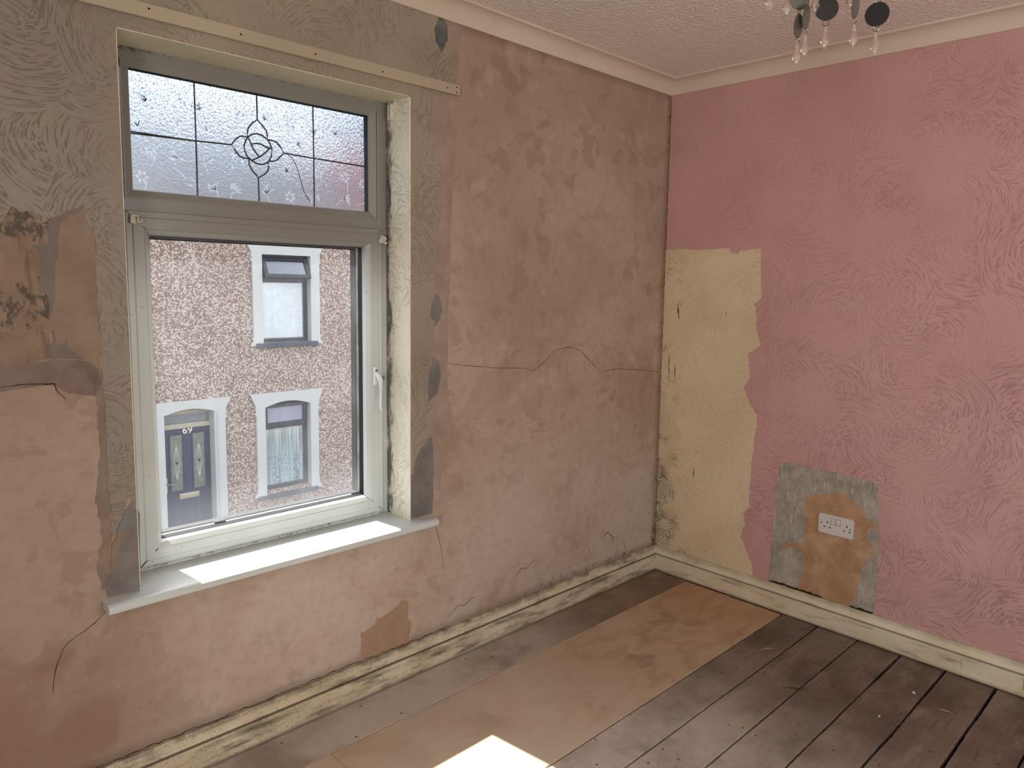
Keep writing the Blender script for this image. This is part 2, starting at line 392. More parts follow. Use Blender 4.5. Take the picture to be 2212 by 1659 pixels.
def plywood():
    k = NT('plywood'); P = k.pos(); p = k.sep(P)
    w = k.addv(P, k.scalev(k.noise(P, 3.0, 3, out=1), (.25, .10, 0)))
    g = k.noise(k.scalev(w, (1.0, 2.6, 1)), 1.7, 3, .5)
    c = k.mix(k.ramp(k.noise(P, 2.0, 3), .3, .7), lin('#bda58b'), lin('#ab9277'))
    rings = k.math('SINE', k.math('MULTIPLY', g, 46.0))
    c = k.mix(k.ramp(rings, .0, .9, 0, .32), c, lin('#937355'))
    c = k.mix(k.ramp(k.noise(P, 6.5, 4, .6), .52, .68, 0, .5), c, lin('#7d6551'))
    c = k.mix(k.math('MULTIPLY', k.ramp(p[0], -.7, -1.35), k.ramp(k.noise(P, 4.0, 4), .3, .6, .3, .7)), c, lin('#cbbfab'))  # paler towards the sun patch: its bounced glow put into the wood colour
    # orange stain at the corner end
    c = k.mix(k.math('MULTIPLY', k.ramp(p[0], -.55, -.04), .42), c, lin('#a86a3a'))
    c = k.mix(k.ramp(k.noise(P, 70.0, 5, .7), .6, .74, 0, .3), c, lin('#cdbb9e'))
    k.bsdf(c, .40, .5, k.bump(k.noise(P, 12.0, 5), .0010, .4)); return k.m

M = {}
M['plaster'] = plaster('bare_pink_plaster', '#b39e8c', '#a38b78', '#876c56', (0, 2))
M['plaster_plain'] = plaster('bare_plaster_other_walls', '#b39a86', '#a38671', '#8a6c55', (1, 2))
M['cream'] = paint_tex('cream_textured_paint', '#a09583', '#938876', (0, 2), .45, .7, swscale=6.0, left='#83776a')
M['cream_reveal'] = paint_tex('cream_reveal_paint', '#eae5d2', '#e2dcc8', (1, 2), .5, .8, dirt=reveal_mould(1), swscale=9.0)
M['cream_head'] = paint_tex('cream_head_paint', '#d2c9ac', '#cac0a2', (0, 1), .5, .5, swscale=9.0)
M['pink'] = paint_tex('pink_textured_paint', '#c79c97', '#bd928e', (1, 2), .4, .75,
    mask=lambda k, u, v: k.math('ADD', .35, k.math('MULTIPLY', k.ramp(k.math('ADD', k.math('MULTIPLY', u, -.8), k.math('MULTIPLY', v, -.7)), -1.2, .8), .8)), swscale=5.0)
M['cream_pinkwall'] = paint_tex('old_cream_paint', '#dccaaa', '#d0bc9a', (1, 2), .4, .55, dirt=cream_corner_dirt, swscale=5.0)
M['cement'] = cement('grey_cement', '#7f7b76', '#6d6964', '#85776a', wamt=.25)
M['cement_warm'] = cement('grey_brown_filler', '#93806e', '#7e6c5c')
M['rivulet'] = cement('smooth_grey_filler', '#7b7069', '#736860')
M['tongue'] = cement('brown_filler', '#8b7b6b', '#7c6c5d')
M['brown'] = cement('brown_backing_plaster', '#8f7c69', '#82705e', '#988675')
M['band'] = cement('dark_pink_skim', '#827066', '#75635a')
M['smear'] = cement('grey_smear', '#776a5e', '#6b5d52', '#8d705d')
M['orange'] = cement('exposed_orange_plaster', '#a58b74', '#997e67')
M['strip'] = cement('pink_edge_plaster', '#a69284', '#998476', '#8c7868')
M['leaf'] = cement('blue_grey_chip', '#5b615f', '#454b4b', '#8f887c')
M['socket_grey'] = cement('grey_wall_behind_socket', '#a8a197', '#8b857b', '#b09f8a', True, .35)
M['socket_brown'] = cement('brown_wall_behind_socket', '#b28e6c', '#a07c5a', '#c4a888')
M['mould'] = mould_plaster()
M['crack'] = simple('crack_dark', '#33261d', .9, .1)
M['skL'] = skirting_paint('skirting_paint_window_wall', 1.0, 0)
M['skR'] = skirting_paint('skirting_paint_pink_wall', .15, 1)
M['board'] = boards('old_floorboard', '#7e6e60', '#5a4c42', '#978979', .42, 1.3)
M['board_edge'] = boards('grey_floorboard', '#85705b', '#6d5947', '#9c8a75', .45, .35)
M['ply'] = plywood()
M['void'] = simple('underfloor_dark', '#120d0a', .9, .1)
def ceiling_mat():
    k = NT('ceiling_stipple'); P = k.pos()
    c = k.mix(k.ramp(k.noise(P, 1.5, 3), .3, .7), lin('#f0e8e0'), lin('#e9e0d6'))
    h = k.noise(k.scalev(P, (1, 1, 0)), 75.0, 2, .5, .6)
    k.bsdf(c, .7, .25, k.bump(k.ramp(h, .3, .7), .006, .6)); return k.m
M['ceiling'] = ceiling_mat()
def cornice_mat():
    k = NT('cornice_paint'); P = k.pos(); c = k.mix(k.ramp(k.noise(P, 2.5, 4), .3, .7), lin('#d6c8b6'), lin('#ccbdaa'))
    k.bsdf(c, .55, .35, k.bump(k.noise(P, 12.0, 3), .001, .4)); return k.m
M['cornice'] = cornice_mat()
def upvc(name, dirt):
    k = NT(name); P = k.pos(); p = k.sep(P)
    c = k.mix(k.ramp(k.noise(P, 4.0, 3), .3, .7), lin('#cbd2d0'), lin('#c3c9c6'))
    c = k.mix(k.ramp(p[2], 1.30, 1.58, 0, .85), c, lin('#77726a'))  # upper frame greyed: less bounced light up there, painted into the plastic
    n = k.noise(P, 90.0, 6, .75)
    low = k.math('ADD', k.math('MULTIPLY', k.ramp(p[2], .598, .580), k.ramp(p[1], .118, .135)), k.math('MULTIPLY', k.ramp(p[2], 2.015, 2.032), .8))
    lf = k.math('MULTIPLY', k.ramp(p[2], 1.9, 2.04), k.ramp(p[0], -2.15, -2.33))
    c = k.mix(k.ramp(k.math('ADD', n, k.math('ADD', k.math('MULTIPLY', low, .17 * dirt), k.math('MULTIPLY', lf, .12 * dirt))), .66, .78, 0, .75), c, lin('#403a34'))
    sp = k.n('TexVoronoi', {'Vector': P, 'Scale': 30.0}); c = k.mix(k.ramp(sp.outputs['Distance'], .05, .075, .6, 0), c, lin('#3a332b'))
    k.bsdf(c, .28, .5, k.bump(k.noise(P, 3.0, 2), .001, .2)); return k.m
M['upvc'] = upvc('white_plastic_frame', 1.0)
M['upvc_sill'] = upvc('white_plastic_sill', .6)
M['gasket'] = simple('black_rubber_gasket', '#14161c', .6, .3)
M['spacer'] = simple('grey_glazing_spacer', '#9b968a', .5, .4, nvar=.5)
M['mitre'] = simple('mitre_joint_dirt', '#4a4036', .8, .2)
def clear_glass():
    k = NT('clear_pane'); P = k.pos(); p = k.sep(P)
    tr = k.n('BsdfTransparent', {'Color': (.96, .97, .97, 1)}); gl = k.n('BsdfGlossy', {'Color': (1, 1, 1, 1), 'Roughness': .02})
    lw = k.n('LayerWeight', {'Blend': .5}); fr = k.math('ADD', .02, k.math('MULTIPLY', k.math('POWER', lw.outputs['Facing'], 5.0), .9)); m1 = k.n('MixShader', {0: fr, 1: tr.outputs[0], 2: gl.outputs[0]})
    df = k.n('BsdfDiffuse', {'Color': (.8, .82, .85, 1)}); tl = k.n('BsdfTranslucent', {'Color': (.8, .82, .85, 1)})
    dd = k.n('MixShader', {0: .8, 1: df.outputs[0], 2: tl.outputs[0]})
    n = k.noise(P, 160.0, 4, .7); sm = k.noise(k.scalev(P, (3, 1, 1)), 4.0, 3)
    hz = k.math('ADD', k.ramp(p[2], .82, .66, .015, .05), k.math('ADD', k.ramp(n, .62, .75, 0, .03), k.ramp(sm, .5, .8, 0, .02)))
    m2 = k.n('MixShader', {0: hz, 1: m1.outputs[0], 2: dd.outputs[0]})
    k.t.links.new(m2.outputs[0], k.out.inputs[0]); return k.m
M['glass'] = clear_glass()
def frosted_glass(name, tint, tl_amt, rough, bumpy):
    k = NT(name); P = k.pos(); p = k.sep(P)
    sp = k.noise(P, 240.0, 3, .7); spm = k.ramp(sp, .52, .66)
    top = k.ramp(p[2], 1.80, 1.93); spm = k.math('MULTIPLY', spm, k.math('ADD', k.math('MULTIPLY', top, .75), .12))
    col = k.mix(spm, tint, lin('#4c5663'))
    rf = k.n('BsdfRefraction', {'Color': col, 'Roughness': rough, 'IOR': 1.15})
    tl = k.n('BsdfTranslucent', {'Color': col})
    if bumpy:
        nb = k.bump(k.noise(P, 120.0, 3, .6), .004, .7); k.put(rf, 'Normal', nb)
    gl = k.n('BsdfGlossy', {'Roughness': .2, 'Color': (1, 1, 1, 1)})
    m1 = k.n('MixShader', {0: tl_amt, 1: rf.outputs[0], 2: tl.outputs[0]})
    m2 = k.n('MixShader', {0: .06, 1: m1.outputs[0], 2: gl.outputs[0]})
    k.t.links.new(m2.outputs[0], k.out.inputs[0]); return k.m
M['frosted'] = frosted_glass('frosted_pane', (.72, .76, .80, 1), .05, .22, True)
M['etched'] = frosted_glass('etched_leaf_glass', (.95, .97, 1.0, 1), .50, .16, False)
M['lead'] = simple('lead_strip', '#4a4740', .45, .5, .3, .3)
M['white_plastic'] = simple('white_gloss_plastic', '#dfe3e6', .2, .5)
M['bracket'] = simple('aged_white_plastic', '#d6d2c6', .35, .5, nvar=.15)
M['steel'] = simple('steel', '#8a8680', .3, .5, .9)
M['batten'] = paint_tex('batten_paint', '#b5a891', '#a99c86', (0, 2), .45, .15, swscale=4.0)
M['socket_white'] = simple('socket_white_plastic', '#cdc6c2', .22, .5)
M['slot'] = simple('socket_slot_dark', '#060505', .8, .1)

# measured outlines, in metres on their wall
LEAD_PETAL_TOP=[(-1.9644,1.8535),(-1.9655,1.8639),(-1.9624,1.879),(-1.9509,1.8942),(-1.9338,1.9077),(-1.9199,1.8953),(-1.906,1.88),(-1.9021,1.8643),(-1.9038,1.8546)]
LEAD_PETAL_LEFT=[(-1.9659,1.8506),(-1.9769,1.8516),(-1.9892,1.8497),(-2.0031,1.8383),(-2.0157,1.8207),(-2.0053,1.8077),(-1.9921,1.791),(-1.9786,1.7861),(-1.9647,1.7866)]
LEAD_PETAL_RIGHT=[(-1.9009,1.8523),(-1.8894,1.8527),(-1.8734,1.8495),(-1.8605,1.8363),(-1.849,1.8186),(-1.8611,1.8072),(-1.8732,1.7932),(-1.8864,1.7887),(-1.8981,1.7872)]
LEAD_PETAL_BOTTOM=[(-1.9627,1.7856),(-1.9624,1.7682),(-1.9531,1.7518),(-1.9407,1.7397),(-1.9345,1.7323),(-1.9164,1.7439),(-1.9046,1.7549),(-1.8999,1.7692),(-1.9025,1.7826)]
LEAD_CIRCLE=[(-1.9645,1.8515),(-1.9489,1.8625),(-1.9348,1.866),(-1.9179,1.8619),(-1.9023,1.8534),(-1.894,1.8411),(-1.8885,1.8255),(-1.8904,1.8047),(-1.8995,1.787),(-1.9113,1.7773),(-1.9257,1.7735),(-1.9426,1.7761),(-1.9564,1.7837),(-1.9687,1.7941),(-1.9752,1.8093),(-1.9769,1.8237),(-1.9717,1.8391),(-1.9645,1.8515)]
LEAD_IN1=[(-1.9631,1.8497),(-1.9552,1.8335),(-1.9499,1.8208),(-1.9404,1.8074),(-1.9308,1.7965)]
LEAD_IN2=[(-1.9537,1.7827),(-1.9294,1.796),(-1.9105,1.8115),(-1.8913,1.8319)]
LEAD_IN3=[(-1.951,1.8321),(-1.9369,1.8368),(-1.9214,1.835),(-1.9072,1.8296),(-1.8986,1.8268)]
LEAD_LOOSE=[(-1.8341,1.815),(-1.8192,1.8031),(-1.8074,1.7835),(-1.7987,1.7577),(-1.784,1.7072),(-1.7611,1.6717)]
W_CREAM_OUTER_RIGHT=[(-1.3706,2.319),(-1.3899,2.2712),(-1.3839,2.2357),(-1.3607,2.2023),(-1.3444,2.229),(-1.3273,2.233),(-1.3108,2.2237),(-1.3188,2.201),(-1.3185,2.1631),(-1.3052,2.1292),(-1.2885,2.1012),(-1.3151,2.0772),(-1.3891,2.0568),(-1.3969,2.0262),(-1.4017,1.9961),(-1.4226,1.9549),(-1.4173,1.9265),(-1.3964,1.8917),(-1.3746,1.8737),(-1.3634,1.8326),(-1.3632,1.7892),(-1.3741,1.7547),(-1.3739,1.7198),(-1.3657,1.6775),(-1.3574,1.6462),(-1.3694,1.618),(-1.3752,1.5404),(-1.3869,1.4445),(-1.3806,1.3778),(-1.3987,1.3485),(-1.4066,1.2963),(-1.3863,1.2811),(-1.3922,1.2038),(-1.4061,1.1152),(-1.4181,1.058),(-1.4131,0.9933),(-1.3913,0.9565),(-1.3972,0.8674),(-1.4399,0.8329),(-1.4686,0.7876),(-1.4778,0.7397)]
W_CREAM_LEFT=[(-2.6268,1.5387),(-2.6064,1.5673),(-2.603,1.5772),(-2.5902,1.5666),(-2.5738,1.5701),(-2.5618,1.5552),(-2.5485,1.544),(-2.5314,1.5518),(-2.4922,1.5747),(-2.456,1.5945),(-2.4576,1.5595),(-2.4446,1.5356),(-2.4366,1.511),(-2.4357,1.4365),(-2.4358,1.311),(-2.4333,1.225),(-2.4322,1.0743),(-2.4321,0.9382),(-2.4324,0.8649),(-2.4291,0.7905),(-2.4279,0.7401),(-2.4176,0.7528),(-2.3956,0.8083),(-2.3901,0.8368),(-2.3793,0.8297),(-2.3693,0.7977)]
W_LEAF=[(-1.3706,2.3169),(-1.3899,2.2712),(-1.3839,2.2357),(-1.3607,2.2023),(-1.3444,2.2413),(-1.3325,2.2518),(-1.3388,2.3008),(-1.3576,2.3203)]
W_CEMENT_RIGHT=[(-1.4856,0.7662),(-1.4686,0.7876),(-1.4399,0.8329),(-1.3972,0.8674),(-1.3866,0.7667),(-1.3922,0.5809),(-1.4858,0.5773)]
W_CEMENT_LEFT=[(-2.3607,0.7869),(-2.3689,0.8078),(-2.3794,0.8252),(-2.3912,0.8074),(-2.4056,0.7802),(-2.4154,0.7523),(-2.4251,0.7294),(-2.4288,0.6905),(-2.4373,0.643),(-2.4518,0.6066),(-2.4443,0.579),(-2.3687,0.577)]
W_TONGUE_LEFT=[(-2.4155,0.751),(-2.3804,0.744),(-2.3888,0.7295),(-2.408,0.7189),(-2.4154,0.6979),(-2.4283,0.6506),(-2.4371,0.6467),(-2.4322,0.7148)]
W_GREY_RIVULET=[(-2.456,1.5945),(-2.4922,1.5747),(-2.5314,1.5518),(-2.5359,1.4955),(-2.5742,1.4881),(-2.5529,1.4728),(-2.5567,1.3934),(-2.5403,1.3624),(-2.5403,1.3008),(-2.5377,1.2759),(-2.5405,1.2159),(-2.4659,1.208),(-2.4639,1.5501)]
W_BROWN_LEFT=[(-2.456,1.5945),(-2.4642,1.5748),(-2.4913,1.5625),(-2.5061,1.5437),(-2.5142,1.515),(-2.5164,1.4666),(-2.5251,1.434),(-2.5255,1.3938),(-2.5284,1.3613),(-2.5391,1.3165),(-2.5519,1.2966),(-2.5545,1.281),(-2.5377,1.2759),(-2.5316,1.2926),(-2.5302,1.2511),(-2.5176,1.2505),(-2.5046,1.269),(-2.5076,1.2416),(-2.4903,1.2245),(-2.4659,1.208),(-2.4373,1.1789),(-2.4357,1.4365),(-2.4366,1.511),(-2.4446,1.5356)]
W_MOULD_LEFT=[(-2.6533,1.526),(-2.6266,1.5436),(-2.6031,1.575),(-2.5739,1.5679),(-2.5486,1.5418),(-2.5314,1.5518),(-2.5359,1.4955),(-2.5529,1.4728),(-2.5567,1.3934),(-2.5403,1.3624),(-2.5403,1.3008),(-2.5405,1.2159),(-2.5897,1.2077),(-2.6701,1.2053)]
W_BAND_LEFT=[(-2.6701,1.2053),(-2.5897,1.2077),(-2.5406,1.2125),(-2.4659,1.208),(-2.4414,1.1804),(-2.4398,1.1446),(-2.4524,1.1148),(-2.5075,1.1271),(-2.5435,1.1511),(-2.5926,1.1486),(-2.6733,1.1427)]
W_SMEAR_LEFT=[(-2.484,1.2091),(-2.454,1.1978),(-2.4414,1.1804),(-2.44,1.1387),(-2.4524,1.1148),(-2.4583,1.1462),(-2.4703,1.1766),(-2.5044,1.1965)]
W_ORANGE_LOW=[(-1.6933,0.2248),(-1.6921,0.1586),(-1.6889,0.1206),(-1.5102,0.1158),(-1.4952,0.1316),(-1.484,0.1912),(-1.5021,0.2164),(-1.495,0.2717),(-1.5237,0.2892),(-1.5453,0.274),(-1.5868,0.2558),(-1.6273,0.251),(-1.6348,0.2351),(-1.6607,0.2262),(-1.6807,0.223)]
W_BEAD_STRIP=[(-1.286,2.3048),(-1.2714,2.2929),(-1.2947,2.1),(-1.2933,1.9258),(-1.3123,1.6821),(-1.3169,1.4361),(-1.3284,1.2698),(-1.3226,1.0157),(-1.3344,0.845),(-1.3589,0.6579),(-1.3799,0.6619),(-1.3886,0.7671),(-1.3972,0.8674),(-1.3913,0.9565),(-1.4131,0.9933),(-1.4181,1.058),(-1.4061,1.1152),(-1.3922,1.2038),(-1.3863,1.2811),(-1.4066,1.2963),(-1.3987,1.3485),(-1.3806,1.3778),(-1.3869,1.4445),(-1.3752,1.5404),(-1.3694,1.618),(-1.3574,1.6462),(-1.3657,1.6775),(-1.3739,1.7198),(-1.3741,1.7547),(-1.3632,1.7892),(-1.3634,1.8326),(-1.3746,1.8737),(-1.3964,1.8917),(-1.4173,1.9265),(-1.4226,1.9549),(-1.4017,1.9961),(-1.3969,2.0262),(-1.3891,2.0568),(-1.3151,2.0772),(-1.2885,2.1012),(-1.3052,2.1292),(-1.3185,2.1631),(-1.3188,2.201),(-1.3108,2.2237),(-1.3273,2.233),(-1.3444,2.2413),(-1.3325,2.2518),(-1.3388,2.3008)]
W_GREY_CHIP=[(-1.3806,1.3778),(-1.3622,1.3697),(-1.3516,1.3201),(-1.3618,1.2872),(-1.3822,1.2629),(-1.4026,1.2881),(-1.3987,1.3452)]
W_GREY_CHIP2=[(-1.392,1.1558),(-1.3652,1.1375),(-1.3567,1.0865),(-1.3709,1.0202),(-1.4119,0.994),(-1.4201,1.0548),(-1.4041,1.115)]
W_CRACK_H=[(-1.3233,1.1264),(-1.2321,1.1119),(-1.0696,1.092),(-0.9319,1.0826),(-0.8923,1.0647),(-0.8342,1.0931),(-0.7586,1.1448),(-0.679,1.1565),(-0.6075,1.139),(-0.5352,1.0861),(-0.4636,1.0336),(-0.3555,1.0386),(-0.2165,1.0268),(0.0088,0.9971)]
W_CRACK_LEFT=[(-2.4479,0.5445),(-2.4778,0.5199),(-2.5154,0.4985),(-2.5363,0.4896),(-2.5522,0.4729),(-2.5658,0.4383),(-2.5732,0.4076),(-2.5774,0.3621)]
W_CRACK_LEDGE=[(-2.6465,1.1545),(-2.6105,1.1569),(-2.5698,1.1568),(-2.5376,1.1541),(-2.5344,1.1388),(-2.518,1.1142)]
W_CRACK_SILL_R=[(-1.3837,0.5441),(-1.3623,0.4828),(-1.347,0.4078),(-1.3401,0.3432)]
W_REDDISH_LEFT=[(-2.6783,0.5335),(-2.6334,0.5057),(-2.6082,0.4359),(-2.5919,0.368),(-2.5257,0.2644),(-2.465,0.185),(-2.4832,0.1408),(-2.5001,0.124),(-2.7322,0.1886),(-2.7134,0.5459)]
P_CREAM=[(-0.0306,1.5958),(-0.1125,1.5979),(-0.2147,1.5919),(-0.348,1.5992),(-0.3612,1.5729),(-0.3916,1.5725),(-0.4161,1.5885),(-0.5025,1.5931),(-0.5123,1.4825),(-0.5205,1.3795),(-0.49,1.3527),(-0.5015,1.282),(-0.5096,1.2178),(-0.5282,1.1667),(-0.4703,1.1302),(-0.4815,1.0582),(-0.4839,1.0151),(-0.4522,0.9784),(-0.4822,0.9185),(-0.5287,0.8587),(-0.529,0.7984),(-0.5168,0.69),(-0.514,0.618),(-0.5114,0.5005),(-0.5151,0.4344),(-0.4858,0.3927),(-0.4967,0.3452),(-0.4776,0.2883),(-0.5028,0.235),(-0.5388,0.1771),(-0.5476,0.103),(-0.0046,0.0935)]
P_GREY=[(-0.6507,0.6669),(-0.766,0.6704),(-0.9061,0.667),(-1.0674,0.656),(-1.0805,0.5428),(-1.0888,0.3958),(-1.0928,0.2312),(-1.0864,0.1115),(-0.8809,0.1066),(-0.6278,0.1015),(-0.6289,0.2362),(-0.6338,0.3051),(-0.6404,0.5537)]
P_BROWN=[(-0.7682,0.5013),(-0.7821,0.5432),(-0.8438,0.5648),(-0.9266,0.5908),(-0.9653,0.5687),(-1.0033,0.5477),(-1.0348,0.5094),(-1.0807,0.4875),(-1.0784,0.4678),(-1.0414,0.4661),(-1.0403,0.4279),(-1.0628,0.4041),(-1.0761,0.3697),(-1.0407,0.3144),(-1.0228,0.2561),(-1.0205,0.1783),(-0.9875,0.1196),(-0.8801,0.1187),(-0.7594,0.1137),(-0.7795,0.1822),(-0.7905,0.2737),(-0.7551,0.3042),(-0.6808,0.2923),(-0.6801,0.3048),(-0.7784,0.3354),(-0.7822,0.4084)]
P_MARKS=[(-0.0854,1.3406),(-0.0918,1.263),(-0.2119,0.5292),(-0.3472,1.303),(-0.0105,0.9041)]
F_ITEMS=[(-0.2781,-1.3384),(-0.323,-1.4527),(-0.5832,-0.9972),(-0.5455,-1.0541),(-0.5136,-1.3106),(-0.251,-0.9191),(-0.3895,-0.8083),(-0.3427,-0.8374),(-0.5988,-1.5934),(-1.2784,-0.6954)]
# ---------------------------------------------------------------- room shell
X0, Y0, ZC = -4.4, -3.6, 2.38
RXL, RXR, RZB, RZT = -2.3685, -1.4884, 0.5748, 2.0353     # the window reveal in the window wall
structure = lambda o: meta(o, kind='structure')

wall_left = structure(empty('wall_left', (-2.2, 0, 0)))
b = MB(); T = .27
b.box(X0 - .2, RXL, 0, T, -.1, ZC + .1); b.box(RXR, .25, 0, T, -.1, ZC + .1); b.box(RXL, RXR, 0, T, -.1, RZB - .025); b.box(RXL, RXR, 0, T, RZT, ZC + .1)
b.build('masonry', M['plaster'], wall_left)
# cream textured paint left round the window and over its head
outer = ragged(W_CREAM_OUTER_RIGHT, .005, .006, 1, closed=False)
lft = ragged([(-4.4, 1.55), (-2.9, 1.50)] + W_CREAM_LEFT, .004, .006, 2, keep=lambda u, v: u < -2.9, closed=False)
fr = []
def fringe(a, b_, n, amp, nx, nz, sd):
    for i in range(1, n):
        t = i / n; e = max(0, noise.noise(Vector((t * 60, sd, 0)))) * amp + amp * .15 * noise.noise(Vector((t * 300, sd, 3)))
        fr.append((a[0] + (b_[0] - a[0]) * t + nx * e, a[1] + (b_[1] - a[1]) * t + nz * e))
fr.append((RXR, .742)); fringe((RXR, .742), (RXR, RZT), 200, .003, 1, 0, 1.0)
fr.append((RXR, RZT)); fringe((RXR, RZT), (RXL, RZT), 160, .007, 0, 1, 2.0)
fr.append((RXL, RZT)); fringe((RXL, RZT), (RXL, .80), 200, .003, -1, 0, 3.0); fr.append((RXL, .80))
# reveal edge, then the left ragged edge outwards, along the ceiling, and down the right ragged edge
main = fr + lft[::-1] + [(-4.4, 2.37), (-1.37, 2.37)] + outer
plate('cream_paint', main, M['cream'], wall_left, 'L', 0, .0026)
R = lambda pts, a=.003, s=.007, sd=0: ragged(pts, a, s, sd)
plate('bared_plaster', R(W_BEAD_STRIP, .003, .01, 11), M['strip'], wall_left, 'L', 0, .0007)
plate('filler_patch', R(W_GREY_CHIP, .003, .006, 12), M['cement'], wall_left, 'L', 0, .0011)
plate('filler_patch', R(W_GREY_CHIP2, .003, .006, 13), M['cement'], wall_left, 'L', 0, .0011)
plate('paint_chip', R(W_LEAF, .002, .005, 14), M['leaf'], wall_left, 'L', 0, .0030)
plate('filler_patch', ragged(W_CEMENT_RIGHT, .0015, .006, 15), M['cement'], wall_left, 'L', 0, .0020)
plate('filler_patch', ragged(W_CEMENT_LEFT, .002, .006, 16, keep=lambda u, v: u > -2.371), M['cement'], wall_left, 'L', 0, .0020)
plate('filler_patch', R(W_TONGUE_LEFT, .002, .005, 17), M['tongue'], wall_left, 'L', 0, .0029)
plate('bared_plaster', ragged([(-2.445, .60), (-2.43, .74), (-2.428, 1.09), (-2.436, 1.18), (-2.450, 1.14), (-2.448, .98), (-2.462, .84), (-2.452, .74), (-2.468, .66), (-2.456, .60)], .006, .008, 41), M['tongue'], wall_left, 'L', 0, .0008)
plate('bared_plaster', R(W_MOULD_LEFT, .003, .007, 18), M['mould'], wall_left, 'L', 0, .0009)
plate('filler_patch', R(W_GREY_RIVULET, .003, .006, 19), M['rivulet'], wall_left, 'L', 0, .0013)
plate('bared_plaster', R(W_BROWN_LEFT, .0025, .006, 20), M['brown'], wall_left, 'L', 0, .0019)
plate('skim_band', R(W_BAND_LEFT, .003, .01, 21), M['band'], wall_left, 'L', 0, .0012)
plate('filler_patch', R(W_SMEAR_LEFT, .005, .006, 22), M['smear'], wall_left, 'L', 0, .0016)
plate('bared_plaster', R(W_ORANGE_LOW, .005, .005, 23), M['orange'], wall_left, 'L', 0, .0006)
for pts, w in ((W_CRACK_H, .0016), (W_CRACK_LEFT, .0018), (W_CRACK_LEDGE, .0022), (W_CRACK_SILL_R, .0012)):
    ribbon('crack', pts, w, M['crack'], wall_left, 'L', .0019 if w == .0022 else .0006)
# crumbling old plaster edge over the skirting board, and scratches in the damp corner
for j, (pts, w) in enumerate(([[(-2.62, .118), (-2.3, .121), (-2.0, .119), (-1.75, .124), (-1.55, .119), (-1.3, .121)], .0022],
               [[(-.98, .21), (-.94, .245), (-.90, .24), (-.87, .262), (-.83, .255)], .0018], [[(-1.32, .157), (-1.27, .19), (-1.24, .178), (-1.2, .2), (-1.17, .195)], .0016],
               [[(-.62, .30), (-.60, .27), (-.585, .235)], .0014], [[(-.33, .42), (-.30, .44), (-.27, .435)], .0015], [[(-.42, .25), (-.38, .27), (-.34, .24), (-.33, .2)], .0025])):
    ribbon('crack', pts, w, M['crack'], wall_left, 'L', .0006, .003)
# reveal linings
b = MB(); b.box(RXR - .004, RXR + .0, -.0026, .15, RZB, RZT); b.build('reveal_side', M['cream_reveal'], wall_left)
b = MB(); b.box(RXL, RXL + .0015, -.0026, .15, RZB, RZT); b.build('reveal_side', M['cream_reveal'], wall_left)
b = MB(); b.box(RXL, RXR, -.0026, .15, RZT - .003, RZT); b.build('reveal_head', M['cream_head'], wall_left)

wall_right = structure(empty('wall_right', (0, -1.8, 0)))
b = MB(); b.box(0, .25, Y0 - .2, 0, -.1, ZC + .1); b.build('masonry', M['pink'], wall_right)
keepR = lambda u, v: u > -.03
pc = [(.0, 1.597)] + P_CREAM[1:-1] + [(.0, .09)]
plate('cream_paint', ragged(pc, .006, .004, 31, keep=keepR), M['cream_pinkwall'], wall_right, 'R', 0, .0006)
plate('bared_plaster', ragged(P_GREY, .0025, .006, 32), M['socket_grey'], wall_right, 'R', 0, .0010)
plate('bared_plaster', ragged(P_BROWN, .006, .005, 33), M['socket_brown'], wall_right, 'R', 0, .0016)
for pts, w in (([(-.085, 1.345), (-.088, 1.30), (-.095, 1.262)], .006), ([(-.212, .552), (-.214, .53), (-.210, .508)], .007), ([(-.3472, 1.309), (-.349, 1.30), (-.346, 1.294)], .006),
               ([(-.045, 1.10), (-.047, 1.03), (-.05, .97)], .003), ([(-.08, 1.05), (-.083, .98)], .004), ([(-.10, .42), (-.102, .37)], .003)):
    ribbon('scuff', pts, w, M['slot'], wall_right, 'R', .0009)
ribbon('crack', [(-.63, .119), (-.70, .123), (-.76, .119), (-.82, .121), (-.875, .119)], .012, M['crack'], wall_right, 'R', .0020, .002)
ribbon('crack', [(-.99, .121), (-1.03, .119), (-1.085, .122)], .014, M['crack'], wall_right, 'R', .0020, .002)
ribbon('crack', [(-.002, 2.31), (-.002, 1.6), (-.002, .9), (-.003, .12)], .0022, M['crack'], wall_right, 'R', .0008, .001)

wall_back = structure(empty('wall_back', (-2.2, Y0, 0)))
b = MB(); b.box(X0 - .2, -2.6, Y0 - .2, Y0, -.1, ZC + .1); b.box(-1.1, .25, Y0 - .2, Y0, -.1, ZC + .1); b.box(-2.6, -1.1, Y0 - .2, Y0, -.1, .55); b.box(-2.6, -1.1, Y0 - .2, Y0, 2.15, ZC + .1)
b.build('masonry', M['plaster'], wall_back)
wall_front = structure(empty('wall_front', (X0, -1.8, 0)))
b = MB(); b.box(X0 - .2, X0, Y0 - .2, -3.3, -.1, ZC + .1); b.box(X0 - .2, X0, -2.2, .0, -.1, ZC + .1); b.box(X0 - .2, X0, -3.3, -2.2, -.1, .7); b.box(X0 - .2, X0, -3.3, -2.2, 2.0, ZC + .1)
b.build('masonry', M['plaster_plain'], wall_front)
b = MB(); b.box(X0 - .2, .25, Y0 - .2, .27, ZC, ZC + .12); structure(b.build('ceiling', M['ceiling']))

